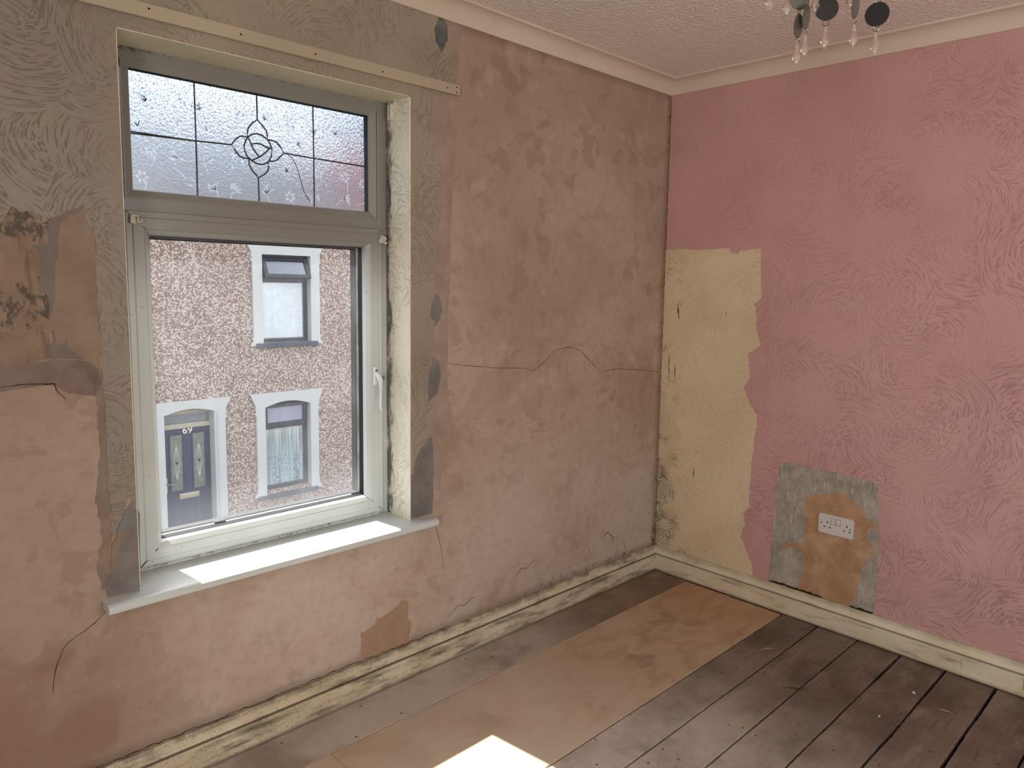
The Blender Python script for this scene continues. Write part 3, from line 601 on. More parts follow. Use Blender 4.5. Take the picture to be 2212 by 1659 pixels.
cprof = [(0, 2.3172), (.006, 2.3172), (.008, 2.3215)] + [(.008 + .052 * (1 - math.cos(a * PI / 16)), 2.3215 + .050 * math.sin(a * PI / 16)) for a in range(1, 9)] + [(.066, 2.3720), (.066, ZC), (0, ZC)]
trim = structure(empty('trim_1', (-2.2, -1.8, 2.34)))
for s in ('left', 'right', 'front', 'back'): sweep_room(cprof, X0, 0, Y0, 0, s).build('cornice', M['cornice'], trim, True)
sp = [(0, .003), (.029, .003), (.029, .076), (.026, .079), (.0245, .081), (.027, .084), (.027, .088), (.0235, .094), (.016, .100), (.0125, .106), (.013, .110), (.010, .1165), (.004, .1172), (0, .1172)]
for s, n, m in (('left', 'baseboard_left', 'skL'), ('right', 'baseboard_right', 'skR'), ('front', 'baseboard_back', 'skR'), ('back', 'baseboard_front', 'skR')):
    structure(sweep_room(sp, X0, 0, Y0, 0, s).build(n, M[m], None, True))

# ---------------------------------------------------------------- floor: subfloor, old boards, plywood sheets
floor = structure(empty('floor', (-2.2, -1.8, -.03)))
b = MB(); b.box(X0 - .2, .25, Y0 - .2, .27, -.1, -.028); b.build('subfloor', M['void'], floor)
def board(y1, y0, x0, x1, mat, rough0=.0, rough1=.0, gap=.0012, z=0.0, sd=0.0, name='floorboard', cup=.0):
    """board between y0 (room side) and y1 (window side)"""
    n = int((x1 - x0) / .012); v = []; f = []; W = []
    for i in range(n + 1):
        x = x0 + (x1 - x0) * i / n
        e1 = gap + rough1 * max(0, noise.noise(Vector((x * 3, sd, 1))) + .25) + rough1 * .5 * abs(noise.noise(Vector((x * 26, sd, 2))))
        e0 = gap + rough0 * max(0, noise.noise(Vector((x * 3, sd, 7))) + .25) + rough0 * .5 * abs(noise.noise(Vector((x * 26, sd, 8))))
        a = y1 - e1; c = y0 + e0; r = .0015 + .5 * max(rough0, rough1) * .4
        sec = [(a, -.02), (a, z - r), (a - r, z), ((a + c) / 2, z - cup), (c + r, z), (c, z - r), (c, -.02)]
        v += [(x, y, zz) for y, zz in sec]
    m = 7
    for i in range(n):
        for k in range(m - 1): f.append((i * m + k, (i + 1) * m + k, (i + 1) * m + k + 1, i * m + k + 1))
    f += [tuple(range(m)), tuple(range(n * m, n * m + m))]
    return mesh(name, v, f, mat, floor)
board(0, -.2145, X0, 0, M['board_edge'], sd=1)
board(-.2145, -.7125, -1.928, -.036, M['ply'], sd=2, gap=.0022, name='plywood_sheet')
board(-.2145, -.7125, X0, -1.9292, M['ply'], sd=3, gap=.001, name='plywood_sheet')
ys = [-.7125, -.8745, -1.0400, -1.2082, -1.3697, -1.5378, -1.7020] + [-1.702 - .166 * i for i in range(1, 13)]
rg = [.003, .004, .006, .012, .013, .017, .016] + [.012] * 12
for i in range(len(ys) - 1):
    y1, y0 = ys[i], max(ys[i + 1], Y0)
    if y1 - y0 < .02: continue
    board(y1, y0, X0, 0, M['board'], rough0=rg[i + 1] * .5, rough1=rg[i] * .5, gap=.0018 + (.0012 if i == 0 else 0), sd=10 + i, z=-.0004 * (i % 3), cup=.0006)
ribbon_pts = [(-.05, -1.32), (-.09, -1.325), (-.14, -1.319)]

# ---------------------------------------------------------------- the window
win = structure(empty('window_1', (-1.93, .17, RZB)))
FX0, FX1, FZ0, FZ1 = -2.3645, -1.4924, RZB + .001, 2.0323
fm = MB()
ring(fm, FX0, FX1, FZ0, FZ1, [(0, .140), (.030, .140), (.034, .142), (.034, .225), (0, .225)])
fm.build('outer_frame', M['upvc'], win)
b = MB(); b.box(FX0 + .033, FX1 - .033, .1405, .225, 1.592, 1.634, .0015); b.build('transom_bar', M['upvc'], win)
# top light: bead, gasket, frosted pane with lead strips
TX0, TX1, TZ0, TZ1 = -2.3225, -1.5305, 1.633, 2.0065
b = MB(); ring(b, TX0, TX1, TZ0, TZ1, [(0, .1395), (.003, .139), (.022, .151), (.0245, .154), (.0245, .182), (0, .182)]); bead_t = b.build('glazing_bead', M['upvc'], win)
b = MB(); ring(b, TX0 + .0235, TX1 - .0235, TZ0 + .0235, TZ1 - .0235, [(0, .1555), (.0012, .1555), (.0028, .176), (0, .176)]); b.build('gasket', M['gasket'], win)
b = MB(); b.box(TX0 + .01, TX1 - .01, .1765, .1805, TZ0 + .01, TZ1 - .01); fpane = b.build('frosted_pane', M['frosted'], win)
YL = .1750
def strip(pts, r=.0024, name='lead_strip'):
    mb = MB(); mb.tube([(x, YL, z) for x, z in pts], r, 6); o = mb.build(name, M['lead'], fpane, True)
    return o
zb_, zt_ = TZ0 + .024, TZ1 - .024; xa, xb = TX0 + .024, TX1 - .024
for x in (-2.119, -1.747): strip([(x, zb_), (x + .0006, 1.8), (x, zt_)])
strip([(xa, 1.812), (-2.119, 1.8165), (-2.0157, 1.8207)]); strip([(xa, 1.817), (-2.2, 1.8165), (-2.13, 1.8168)], .0018)
strip([(-1.849, 1.8186), (-1.747, 1.816), (xb, 1.8135)])
strip([(-1.9338, zt_), (-1.9338, 1.9077)]); strip([(-1.9345, 1.7323), (-1.9335, zb_)])
for L in (LEAD_PETAL_TOP, LEAD_PETAL_LEFT, LEAD_PETAL_RIGHT, LEAD_PETAL_BOTTOM, LEAD_CIRCLE, LEAD_IN1, LEAD_IN2, LEAD_IN3): strip(L)
strip(LEAD_LOOSE, .0012)
# etched leaves and flowers on the pane (one joined relief)
rnd = random.Random(21); em = MB()
def leaf(cx, cz, ang, L, Wd):
    n = 7; v = []; 
    for s in (1, -1):
        for i in range(n + 1 if s == 1 else n - 1):
            t = i / n if s == 1 else 1 - (i + 1) / n
            bend = .18 * L * math.sin(t * PI); px = t * L; pz = s * Wd * .5 * math.sin(PI * t ** .8) + bend
            v.append((cx + px * math.cos(ang) - pz * math.sin(ang), .1762, cz + px * math.sin(ang) + pz * math.cos(ang)))
    em.add(v, [tuple(range(len(v)))])
def arc(cx, cz, ang, L, curve, w=.0016):
    v = []; n = 8; x, z, a = cx, cz, ang
    for i in range(n + 1):
        ww = w * (1 - i / n * .6); v.append((x - ww * math.sin(a), .1762, z + ww * math.cos(a))); v.append((x + ww * math.sin(a), .1762, z - ww * math.cos(a)))
        x += L / n * math.cos(a); z += L / n * math.sin(a); a += curve / n
    em.add(v, [(2 * i, 2 * i + 1, 2 * i + 3, 2 * i + 2) for i in range(n)])
for gx in range(9):
    for gz in range(4):
        cx = xa + .045 + gx * .086 + rnd.uniform(-.02, .02); cz = zb_ + .035 + gz * .072 + rnd.uniform(-.015, .015)
        if math.hypot(cx + 1.932, (cz - 1.82)) < .075: continue
        if cz > 1.93 and rnd.random() < .8: continue
        a0 = rnd.uniform(.2, 2.9); t = rnd.random()
        if t < .45:
            for q in range(rnd.randint(4, 6)): leaf(cx, cz, a0 + (q - 2.5) * .42, rnd.uniform(.018, .036), rnd.uniform(.004, .008))
            arc(cx, cz, a0 + PI, .035, rnd.uniform(-1.5, 1.5))
        elif t < .75:
            for q in range(6):
                aa = q * PI / 3 + a0; leaf(cx + .006 * math.cos(aa), cz + .006 * math.sin(aa), aa, .013, .009)
            arc(cx + .01, cz - .012, -PI / 2, .04, rnd.uniform(-1.6, 1.6))
        else:
            arc(cx, cz, a0, .05, rnd.uniform(-3, 3), .002)
            for q in range(3): leaf(cx + rnd.uniform(-.012, .03), cz + rnd.uniform(-.02, .02), rnd.uniform(0, 6.28), .018, .006)
meta(em.build('etched_pattern', M['etched'], fpane), kind='stuff')

# opening casement: sash, bead, gasket, spacer, clear pane
SX0, SX1, SZ0, SZ1 = -2.3295, -1.5200, .5890, 1.5985
b = MB(); ring(b, SX0, SX1, SZ0, SZ1, [(0, .200), (0, .127), (.002, .125), (.016, .125), (.0195, .1225), (.046, .1225), (.049, .1245), (.049, .2)])
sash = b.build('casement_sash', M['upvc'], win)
b = MB(); ring(b, SX0 + .0490, SX1 - .0490, SZ0 + .0490, SZ1 - .0490, [(0, .1240), (.002, .1238), (.0125, .1335), (.0165, .150), (.0165, .1640), (0, .1640)]); b.build('glazing_bead', M['upvc'], sash)
b = MB(); ring(b, SX0 + .0652, SX1 - .0652, SZ0 + .0652, SZ1 - .0652, [(0, .1500), (.0016, .1500), (.0026, .1700), (0, .1700)]); b.build('gasket', M['gasket'], sash)
b = MB(); ring(b, SX0 + .0655, SX1 - .0655, SZ0 + .0655, SZ1 - .0655, [(0, .1722), (.0030, .1722), (.0034, .1860), (0, .1860)]); b.build('glazing_spacer', M['spacer'], sash)
b = MB(); ring(b, SX0 + .0650, SX1 - .0650, SZ0 + .0650, SZ1 - .0650, [(0, .1865), (.0075, .1865), (.0075, .215), (0, .215)]); b.build('outer_gasket', M['gasket'], sash)
b = MB(); b.box(SX0 + .055, SX1 - .055, .1700, .1722, SZ0 + .055, SZ1 - .055); b.build('pane', M['glass'], sash)
b = MB()
for (x, z, sx, sz) in ((SX0, SZ0, 1, 1), (SX1, SZ0, -1, 1), (SX0, SZ1, 1, -1), (SX1, SZ1, -1, -1)):
    w = .0009 if (x, z) != (SX0, SZ0) else .0016
    p0 = (x + sx * .002, z + sz * .002); p1 = (x + sx * .0485, z + sz * .0485); yy = .1222
    b.add([(p0[0] - w * sx * .7, yy + .0020, p0[1] + w * sz * .7), (p0[0] + w * sx * .7, yy + .0020, p0[1] - w * sz * .7), (p1[0] + w * sx * .7, yy, p1[1] - w * sz * .7), (p1[0] - w * sx * .7, yy, p1[1] + w * sz * .7)], [(0, 1, 2, 3)])
meta(b.build('mitre_joint', M['mitre'], sash), label='thin dirty mitre joints at the sash corners')
# setting block marks of the double glazing
for x in (-2.10, -1.62):
    b = MB(); b.box(x, x + .034, .1725, .184, SZ0 + .0655, SZ0 + .0735); b.build('glazing_packer', M['gasket'], sash)
# handle
hx, hz = -1.5535, 1.085
b = MB(); b.box(hx - .0085, hx + .0085, .112, .1228, hz - .032, hz + .034, .004); hb = b.build('handle', M['white_plastic'], win, True)
b = MB(); b.tube([(hx, .112, hz + .008), (hx, .098, hz + .006), (hx + .002, .091, hz - .010), (hx + .004, .090, hz - .035), (hx + .003, .088, hz - .065), (hx - .001, .084, hz - .095), (hx - .003, .080, hz - .110), (hx + .001, .077, hz - .118)], [.0085, .0095, .0085, .0052, .0042, .0042, .0040, .003], 10)
b.build('lever', M['white_plastic'], hb, True)
b = MB(); b.cyl((hx + .006, .100, hz - .006), (hx + .022, .098, hz - .006), .0062, n=14); b.build('lock_button', M['steel'], hb, True)
b = MB(); b.cyl((hx, .1118, hz + .022), (hx, .1105, hz + .022), .0045, n=12); b.build('screw', M['steel'], hb)
# sill board
b = MB()
sec = [(.142, RZB - .022), (-.035, RZB - .022), (-.045, RZB - .026), (-.054, RZB - .023), (-.0575, RZB - .014), (-.056, RZB - .005), (-.050, RZB - .0006), (-.040, RZB), (.142, RZB)]
def nosed(x, cut): return [(x, y, z) for y, z in sec]
xs0, xs1 = -2.458, -1.404
v = [(xs0, y, z) for y, z in sec if y < 0.0] ; 
# nosing runs past the reveal, the board itself fills the reveal
nose = [(-.0005, RZB - .022)] + sec[1:8] + [(-.0005, RZB)]
mb = MB(); n = len(nose); mb.add([(xs0, y, z) for y, z in nose] + [(xs1, y, z) for y, z in nose], [tuple(range(n)), tuple(range(n, 2 * n))] + [(i, (i + 1) % n, n + (i + 1) % n, n + i) for i in range(n)])
mb.box(RXL + .0042, RXR - .0042, -.0006, .142, RZB - .022, RZB)
sill = meta(mb.build('window_sill', M['upvc_sill'], win, True))

# ---------------------------------------------------------------- things fixed to walls and window
def hook(name, x, z, y, rot, label, sc=1.0):
    b = MB(); s = sc
    def bx(x0, x1, y0, y1, z0, z1): b.box(x0 * s, x1 * s, y0 * s, y1 * s, z0 * s, z1 * s, .0008 * s)
    bx(-.010, .010, -.003, 0, -.011, .011)
    bx(-.010, -.006, -.014, -.002, -.011, .010); bx(-.010, .010, -.014, -.002, .007, .011); bx(.006, .010, -.014, -.002, -.009, .010)
    bx(.009, .017, -.014, -.011, -.009, -.005); bx(.014, .017, -.017, -.011, -.009, .0)
    c, n_ = math.cos(rot), math.sin(rot)
    b.v = [(x + p[0] * c - p[2] * n_, y + p[1], z + p[0] * n_ + p[2] * c) for p in b.v]
    o = b.build(name, M['bracket']); meta(o, label=label, cat='bracket'); return o
hook('blind_bracket', -2.310, 1.574, .1225, 0, 'small white plastic blind clip on the top left corner of the casement sash')
hook('blind_bracket', -1.524, 1.563, .1225, -.55, 'small tilted white plastic blind clip on the top right corner of the casement sash')
# the one up in the head corner, facing sideways on the reveal
b = MB(); zz = 2.0; b.box(-1.4960, -1.4924, .088, .112, zz - .030, zz + .026, .0012); b.box(-1.5060, -1.4930, .090, .094, zz - .028, zz + .02, .0012); b.box(-1.5060, -1.4930, .106, .110, zz - .028, zz + .02, .0012); b.box(-1.5060, -1.4930, .090, .110, zz - .030, zz - .025, .0012)
meta(b.build('blind_bracket', M['bracket']), label='white plastic blind bracket high in the right-hand corner of the window reveal', cat='bracket')
# batten over the window
bt = empty('curtain_batten', (-2.1, -.01, 2.09)); meta(bt, label='long cream painted curtain batten screwed to the wall above the window', cat='batten')
b = MB(); b.box(-3.6, -1.289, -.0175, -.0026, 2.0715, 2.1065, .001); b.build('batten', M['batten'], bt)
for x, z in ((-2.295, 2.094), (-2.061, 2.089), (-1.839, 2.087), (-1.606, 2.086), (-1.345, 2.088), (-1.305, 2.097), (-1.305, 2.080), (-2.6, 2.09)):
    b = MB(); b.cyl((x, -.0180, z), (x, -.0172, z), .0026, n=10); b.build('screw_hole', M['slot'], bt)

# socket
sk = empty('wall_socket', (-.0016, -.913, .4465)); meta(sk, label='white double wall socket with two rocker switches on the bare patch of the pink wall', cat='socket')
sy0, sy1, sz0, sz1 = -.9885, -.8405, .404, .486
bm = bmesh.new(); bmesh.ops.create_cube(bm, size=1)
for q in bm.verts: q.co = Vector((-.0016 - .0045 + q.co.x * .009, (sy0 + sy1) / 2 + q.co.y * (sy1 - sy0), (sz0 + sz1) / 2 + q.co.z * (sz1 - sz0)))
xe = [e for e in bm.edges if abs(e.verts[0].co.x - e.verts[1].co.x) > .001]; bmesh.ops.bevel(bm, geom=xe, offset=.005, segments=4, affect='EDGES')
fe = [e for e in bm.edges if all(q.co.x < -.009 for q in e.verts)]; bmesh.ops.bevel(bm, geom=fe, offset=.0022, segments=3, affect='EDGES')
b = MB(); b.bm(bm); b.build('faceplate', M['socket_white'], sk, True)
xf = -.0106
for yc in (-.9035, -.9255):
    b = MB(); b.box(xf - .0028, xf + .001, yc - .0075, yc + .0075, .4490, .4735, .0012); o = b.build('rocker_switch', M['socket_white'], sk, True)
    b = MB()
    for q in ((yc - .0088, yc - .0078, .4480, .4745), (yc + .0078, yc + .0088, .4480, .4745)): b.box(xf - .0002, xf, q[0], q[1], q[2], q[3])
    b.box(xf - .0002, xf, yc - .0088, yc + .0088, .4475, .4482); b.box(xf - .0002, xf, yc - .0088, yc + .0088, .4743, .4750); b.build('shadow_gap', M['slot'], o)
for yo in (-.8800, -.9620):
    for dy, dz, w, h in ((0, .4535, .0042, .0085), (.0115, .4330, .0070, .0042), (-.0115, .4330, .0070, .0042)):
        b = MB(); b.box(xf - .0003, xf + .0001, yo + dy - w / 2, yo + dy + w / 2, dz - h / 2, dz + h / 2); b.build('pin_slot', M['slot'], sk)
for yc in (-.8535, -.9765):
    b = MB(); b.cyl((xf + .0005, yc, .4455), (xf - .0010, yc, .4455), .0030, n=14); b.build('screw', M['steel'], sk, True)

# ---------------------------------------------------------------- chandelier (only its lowest drops hang into the picture)
def gloss(name, col, rough, metallic=0.0, spec=.5):
    k = NT(name); k.bsdf(lin(col), rough, spec, Metallic=metallic); return k.m
M['disc'] = gloss('black_gloss_disc', '#040404', .3)
M['disc_sheen'] = gloss('black_disc_grey_sheen', '#5a5852', .3, .2)  # same black discs turned edge-on: window reflection put in as grey
M['chrome'] = gloss('chrome', '#8c8880', .2, 1.0)
def crystal_mat():
    k = NT('crystal_acrylic'); b_ = k.bsdf(lin('#efe4d8'), .03, .5); k.put(b_, 'Transmission Weight', .82); k.put(b_, 'IOR', 1.35); return k.m
M['crystal'] = crystal_mat()
ch = empty('chandelier', (-1.455, -1.41, ZC)); meta(ch, label='ceiling chandelier hung with black discs and clear crystal drops', cat='chandelier')
cx, cy = -1.455, -1.41
b = MB(); b.lathe([(0, 0), (.055, 0), (.055, -.008), (.045, -.022), (.012, -.030), (0, -.030)], (cx, cy, ZC), 28); b.build('ceiling_rose', M['chrome'], ch, True)
b = MB(); b.cyl((cx, cy, ZC - .03), (cx, cy, 2.245), .006, n=12); b.build('stem', M['chrome'], ch, True)
b = MB(); b.tube([(cx + .115 * math.cos(t * PI / 18), cy + .115 * math.sin(t * PI / 18), 2.245) for t in range(36)], .004, 8, True)
for t in range(4): a = t * PI / 2 + .4; b.cyl((cx, cy, 2.245), (cx + .115 * math.cos(a), cy + .115 * math.sin(a), 2.245), .003, n=8)
b.build('hanging_frame', M['chrome'], ch, True)
VD = Vector((.7125, .6928, -.1113))
def xyD(x, y, z, D0, D1):   # keep a drop's place but move it nearer or further
    return x, y
def disc(c, r, yaw, tilt, m):
    n = Vector((math.cos(yaw) * math.cos(tilt), math.sin(yaw) * math.cos(tilt), math.sin(tilt)))
    b = MB(); b.cyl(Vector(c) - n * .0007, Vector(c) + n * .0007, r, n=40); b.build('disc', m, ch)
def ringlet(c, r, yaw):
    b = MB(); u = Vector((math.cos(yaw), math.sin(yaw), 0)); b.tube([Vector(c) + u * (r * math.cos(t * PI / 8)) + Vector((0, 0, r * math.sin(t * PI / 8))) for t in range(16)], .0008, 6, True)
    b.build('link_ring', M['chrome'], ch, True)
def drop(x, y, ztop, L=.050, w=.0098):
    prof = [(.0006, 0), (.0016, -.05 * L), (.0022, -.12 * L), (.0030, -.3 * L), (.0052, -.46 * L), (w * .86, -.60 * L), (w, -.68 * L), (w * .62, -.76 * L), (w * .50, -.80 * L), (w * .42, -.86 * L), (.0004, -L)]
    b = MB(); b.lathe(prof, (x, y, ztop), 8); b.build('crystal_drop', M['crystal'], ch)
face = math.atan2(.6928, .7125)
# strand: (x, y, z of lowest disc centre, face yaw, radius, material, top of crystal)
strands = [(-1.4561, -1.4107, 1.9932, face + .1, .0232, 'disc', 1.9620), (-1.3847, -1.4855, 1.9840, face - .15, .0236, 'disc', 1.9510),
           (-1.4145, -1.4523, 2.0000, face + 1.28, .0232, 'disc_sheen', 1.9665), (-1.4861, -1.3825, 1.9763, face + 1.30, .0236, 'disc_sheen', 1.9440),
           (-1.4990, -1.3724, 1.9568, face + 1.22, .0230, 'disc_sheen', 1.9275)]
for i, (x, y, z, yaw, r, m, zt) in enumerate(strands):
    yaw += math.atan2(y + 2.1095, x + 2.9708) - face; zz = z; k = 0
    while zz < 2.225:
        disc((x, y, zz), r, yaw + (0 if k == 0 else (.9 * k if i != 4 else -.62 * k)), .12 if m == 'disc_sheen' else .05, M[m if k % 2 == 0 else ('disc_sheen' if i == 4 else 'disc')])
        ringlet((x, y, zz - r - .0045), .0060, yaw + 1.3 + k); zz += 2 * r + .009; k += 1
    b = MB(); b.cyl((x, y, min(zz - r - .009, 2.243)), (x * .6 + cx * .4, y * .6 + cy * .4, 2.245), .0006, n=6); b.build('wire', M['chrome'], ch)
    drop(x, y, zt)
for (x, y, zb0) in ((-1.5364, -1.3263, 1.989), (-1.5127, -1.3524, 1.9775), (-1.4722, -1.3936, 1.984), (-1.4205, -1.4447, 1.995), (-1.53, -1.46, 2.02), (-1.44, -1.52, 2.03), (-1.37, -1.38, 2.03)):
    drop(x, y, zb0 + .047); b = MB(); b.cyl((x, y, zb0 + .047), (x, y, 2.245), .0006, n=6); b.build('wire', M['chrome'], ch)

# ---------------------------------------------------------------- debris on the floor
M['paper'] = simple('white_scrap', '#d8cfc0', .8, .2); M['sliver'] = simple('pale_wood_sliver', '#a98f68', .7, .2); M['straw'] = simple('dark_straw', '#231a14', .8, .2); M['redbit'] = simple('red_thread', '#8a3a2e', .8, .2)
def flake(name, x, y, s, mat, label, cat, seed, h=.004):
    r = random.Random(seed); n = 8; v = [(x, y, h)]
    for i in range(n):
        a = i * 2 * PI / n; q = s * r.uniform(.45, 1.1); v.append((x + q * math.cos(a), y + q * .8 * math.sin(a), r.uniform(.0008, h * .9)))
    v += [(p[0], p[1], .0004) for p in v[1:]]
    f = [(0, 1 + i, 1 + (i + 1) % n) for i in range(n)] + [(1 + i, 1 + n + i, 1 + n + (i + 1) % n, 1 + (i + 1) % n) for i in range(n)] + [tuple(range(1 + n, 1 + 2 * n))]
    meta(mesh(name, v, f, mat), label=label, cat=cat)
flake('paint_flake', -.2781, -1.3384, .0085, M['paper'], 'largest white crumbled flake on the dark floorboards under the pink wall', 'debris', 3, .007)
flake('paint_flake', -.251, -.9191, .0060, M['sliver'], 'small pale yellow flake on a dark board in front of the socket', 'debris', 4, .0015)
flake('paint_flake', -.517, -1.308, .0055, M['paper'], 'tiny pinkish white flake beside a red thread on the floorboards', 'debris', 5)
def sliver(name, a, c, w, mat, label, cat, z=.0012, h=.0022):
    a = Vector((*a, z)); c = Vector((*c, z)); d = (c - a).normalized(); n = Vector((-d.y, d.x, 0)); mid = (a + c) / 2 + n * w * .6; mb = MB()
    ps = [(a, .15), (mid, 1.0), (c, .1)]; v = []
    for p, k in ps: v += [p - n * w * k, p + n * w * k, p + n * w * k + Vector((0, 0, h * k + .0003)), p - n * w * k + Vector((0, 0, h * k + .0003))]
    f = [(i * 4 + q, i * 4 + (q + 1) % 4, i * 4 + 4 + (q + 1) % 4, i * 4 + 4 + q) for i in range(2) for q in range(4)] + [(0, 1, 2, 3), (8, 9, 10, 11)]
    mb.add(v, f); meta(mb.build(name, mat), label=label, cat=cat)
sliver('wood_sliver', (-.325, -1.432), (-.318, -1.474), .0040, M['sliver'], 'pointed pale wood sliver on the boards near the right edge of the floor', 'debris')
sliver('wood_sliver', (-.400, -.802), (-.338, -.842), .0035, M['sliver'], 'thin pale sliver on the dark board next to the plywood', 'debris')
sliver('straw', (-.586, -.996), (-.536, -1.066), .0010, M['straw'], 'thin dark straw lying across a floorboard joint', 'debris', .001, .0015)
sliver('thread', (-.503, -1.320), (-.492, -1.338), .0011, M['redbit'], 'short red thread next to the tiny pinkish flake', 'debris', .001, .0015)
sliver('thread', (-.345, -1.375), (-.337, -1.392), .0014, M['redbit'], 'short red thread across a wide gap between boards', 'debris', .001, .002)

# ---------------------------------------------------------------- across the street
GZ = -3.05
def pebbledash(name, a, b_, c_, scale):
    k = NT(name); P = k.pos(); vo = k.n('TexVoronoi', {'Vector': P, 'Scale': scale}); cc = k.sep(vo.outputs['Color'])
    c = k.mix(k.ramp(cc[0], .15, .85), lin(a), lin(b_)); c = k.mix(k.ramp(cc[1], .62, .75), c, lin(c_))
    c = k.mix(k.ramp(vo.outputs['Distance'], .5, .8, 0, .45), c, lin('#45362f'))
    c = k.mix(k.ramp(k.noise(P, .8, 4), .45, .75, 0, .25), c, lin('#6d564a'))
    k.bsdf(c, .85, .2, k.bump(vo.outputs['Distance'], .02, .8)); return k.m
M['pebble'] = pebbledash('pebbledash', '#8a7064', '#a89284', '#cdbfb2', 46.0)
M['surround'] = simple('white_masonry_paint', '#bab9b4', .7, .3, nvar=.05)
M['anthracite'] = simple('anthracite_frame', '#181e2a', .4, .5)
M['navy'] = simple('navy_door', '#14254a', .45, .5, nvar=.3)
M['doorcream'] = simple('cream_door_frame', '#aba28f', .5, .4, nvar=.1)
M['slate_sill'] = simple('slate_grey_sill', '#3e4652', .6, .4, nvar=.4)
M['doorwhite'] = simple('white_door_trim', '#b0b3b1', .5, .4)
M['brass'] = simple('worn_metal', '#b9ad92', .35, .5, .6)
M['letter'] = simple('cream_number', '#ded6b8', .5, .4)
M['roomdark'] = simple('dark_room_inside', '#20242a', .9, .1)
M['obscure'] = simple('obscured_door_glass', '#71756c', .3, .5, nvar=.3)
M['obscure_line'] = simple('door_glass_lines', '#c3c7bd', .3, .5)
M['fanglass'] = simple('grey_fanlight_glass', '#6a7276', .2, .6, nvar=.2)
def curtain_mat(name, col, alpha, pat):
    k = NT(name); P = k.pos(); p = k.sep(P)
    d = k.n('BsdfDiffuse', {'Color': lin(col)}); t = k.n('BsdfTransparent')
    n = k.noise(P, 30.0 if pat == 'floral' else 22.0, 3, .6); fl = k.ramp(n, .50, .54); st = k.noise(k.comb(k.math('MULTIPLY', p[0], 28.0), k.math('MULTIPLY', p[2], .6)), 1.0, 2)
    if pat == 'floral': m = k.math('MULTIPLY', fl, k.ramp(p[2], -1.55, -1.9)); a = k.math('ADD', k.ramp(st, .38, .62, alpha - .22, alpha + .25), k.math('MULTIPLY', m, .45), None, True)
    else: a = k.math('ADD', alpha, k.math('MULTIPLY', fl, 1 - alpha))
    mx = k.n('MixShader', {0: a, 1: t.outputs[0], 2: d.outputs[0]}); k.t.links.new(mx.outputs[0], k.out.inputs[0]); return k.m
M['lace'] = curtain_mat('white_lace', '#d0d2d6', .86, 'all'); M['lace_low'] = curtain_mat('sheer_net', '#eef2f2', .66, 'floral')
M['roof'] = simple('grey_roof_slates', '#555b64', .8, .2, nvar=.3)
M['red_render'] = simple('red_painted_render', '#a04a42', .8, .2, nvar=.2)
M['white_gutter'] = simple('white_gutter', '#a0a4a8', .4, .4)
M['asphalt'] = simple('asphalt', '#5c5a58', .9, .2, nvar=.3)
M['paving'] = simple('pavement_slabs', '#8d8880', .9, .2, nvar=.2)
def pglass(name, refl, tint):
    k = NT(name); tr = k.n('BsdfTransparent', {'Color': tint}); gl = k.n('BsdfGlossy', {'Color': (1, 1, 1, 1), 'Roughness': .03})
    mx = k.n('MixShader', {0: refl, 1: tr.outputs[0], 2: gl.outputs[0]}); k.t.links.new(mx.outputs[0], k.out.inputs[0]); return k.m
M['house_glass'] = pglass('house_window_glass', .10, (.92, .95, .96, 1)); M['vent_glass'] = pglass('open_vent_glass', .10, (.72, .80, .98, 1))
M['lilac_blind'] = simple('lilac_white_blind', '#9a99a8', .7, .3, nvar=.08)

house = empty('terraced_house', (2.0, 10.0, GZ)); meta(house, label='pebble-dashed terraced house across the street with white window surrounds and number 69 door', cat='house')
YF = 10.0
UW = (2.530, 3.405, .318, 1.808); LW = (2.530, 3.365, -2.270, -.700); DW = (.915, 1.700, GZ + .12, -.700)
HX0, HX1, EAV = -7.0, 4.42, 2.72
b = MB()
cols = [HX0, DW[0], DW[1], UW[0], 3.405, HX1]
b.box(HX0, DW[0], YF, YF + .3, GZ, EAV)
b.box(DW[0], DW[1], YF, YF + .3, DW[3] + .03, EAV)
b.box(DW[1], UW[0], YF, YF + .3, GZ, EAV)
b.box(UW[0], UW[1], YF, YF + .3, GZ, LW[2]); b.box(UW[0], UW[1], YF, YF + .3, LW[3], UW[2]); b.box(UW[0], UW[1], YF, YF + .3, UW[3], EAV)
b.box(UW[1], HX1, YF, YF + .3, GZ, EAV)
b.build('wall', M['pebble'], house)
b = MB(); b.add([(HX0, YF - .25, EAV - .02), (HX1, YF - .25, EAV - .02), (HX1, YF + 3.6, 4.55), (HX0, YF + 3.6, 4.55), (HX0, YF - .25, EAV + .06), (HX1, YF - .25, EAV + .06), (HX1, YF + 3.6, 4.65), (HX0, YF + 3.6, 4.65)], [(0, 1, 2, 3), (4, 5, 6, 7), (0, 1, 5, 4), (1, 2, 6, 5), (2, 3, 7, 6), (3, 0, 4, 7)]); b.build('roof', M['roof'], house)
b = MB(); b.box(HX0, HX1, YF - .14, YF - .02, EAV - .10, EAV - .02, .02); b.build('gutter', M['white_gutter'], house)
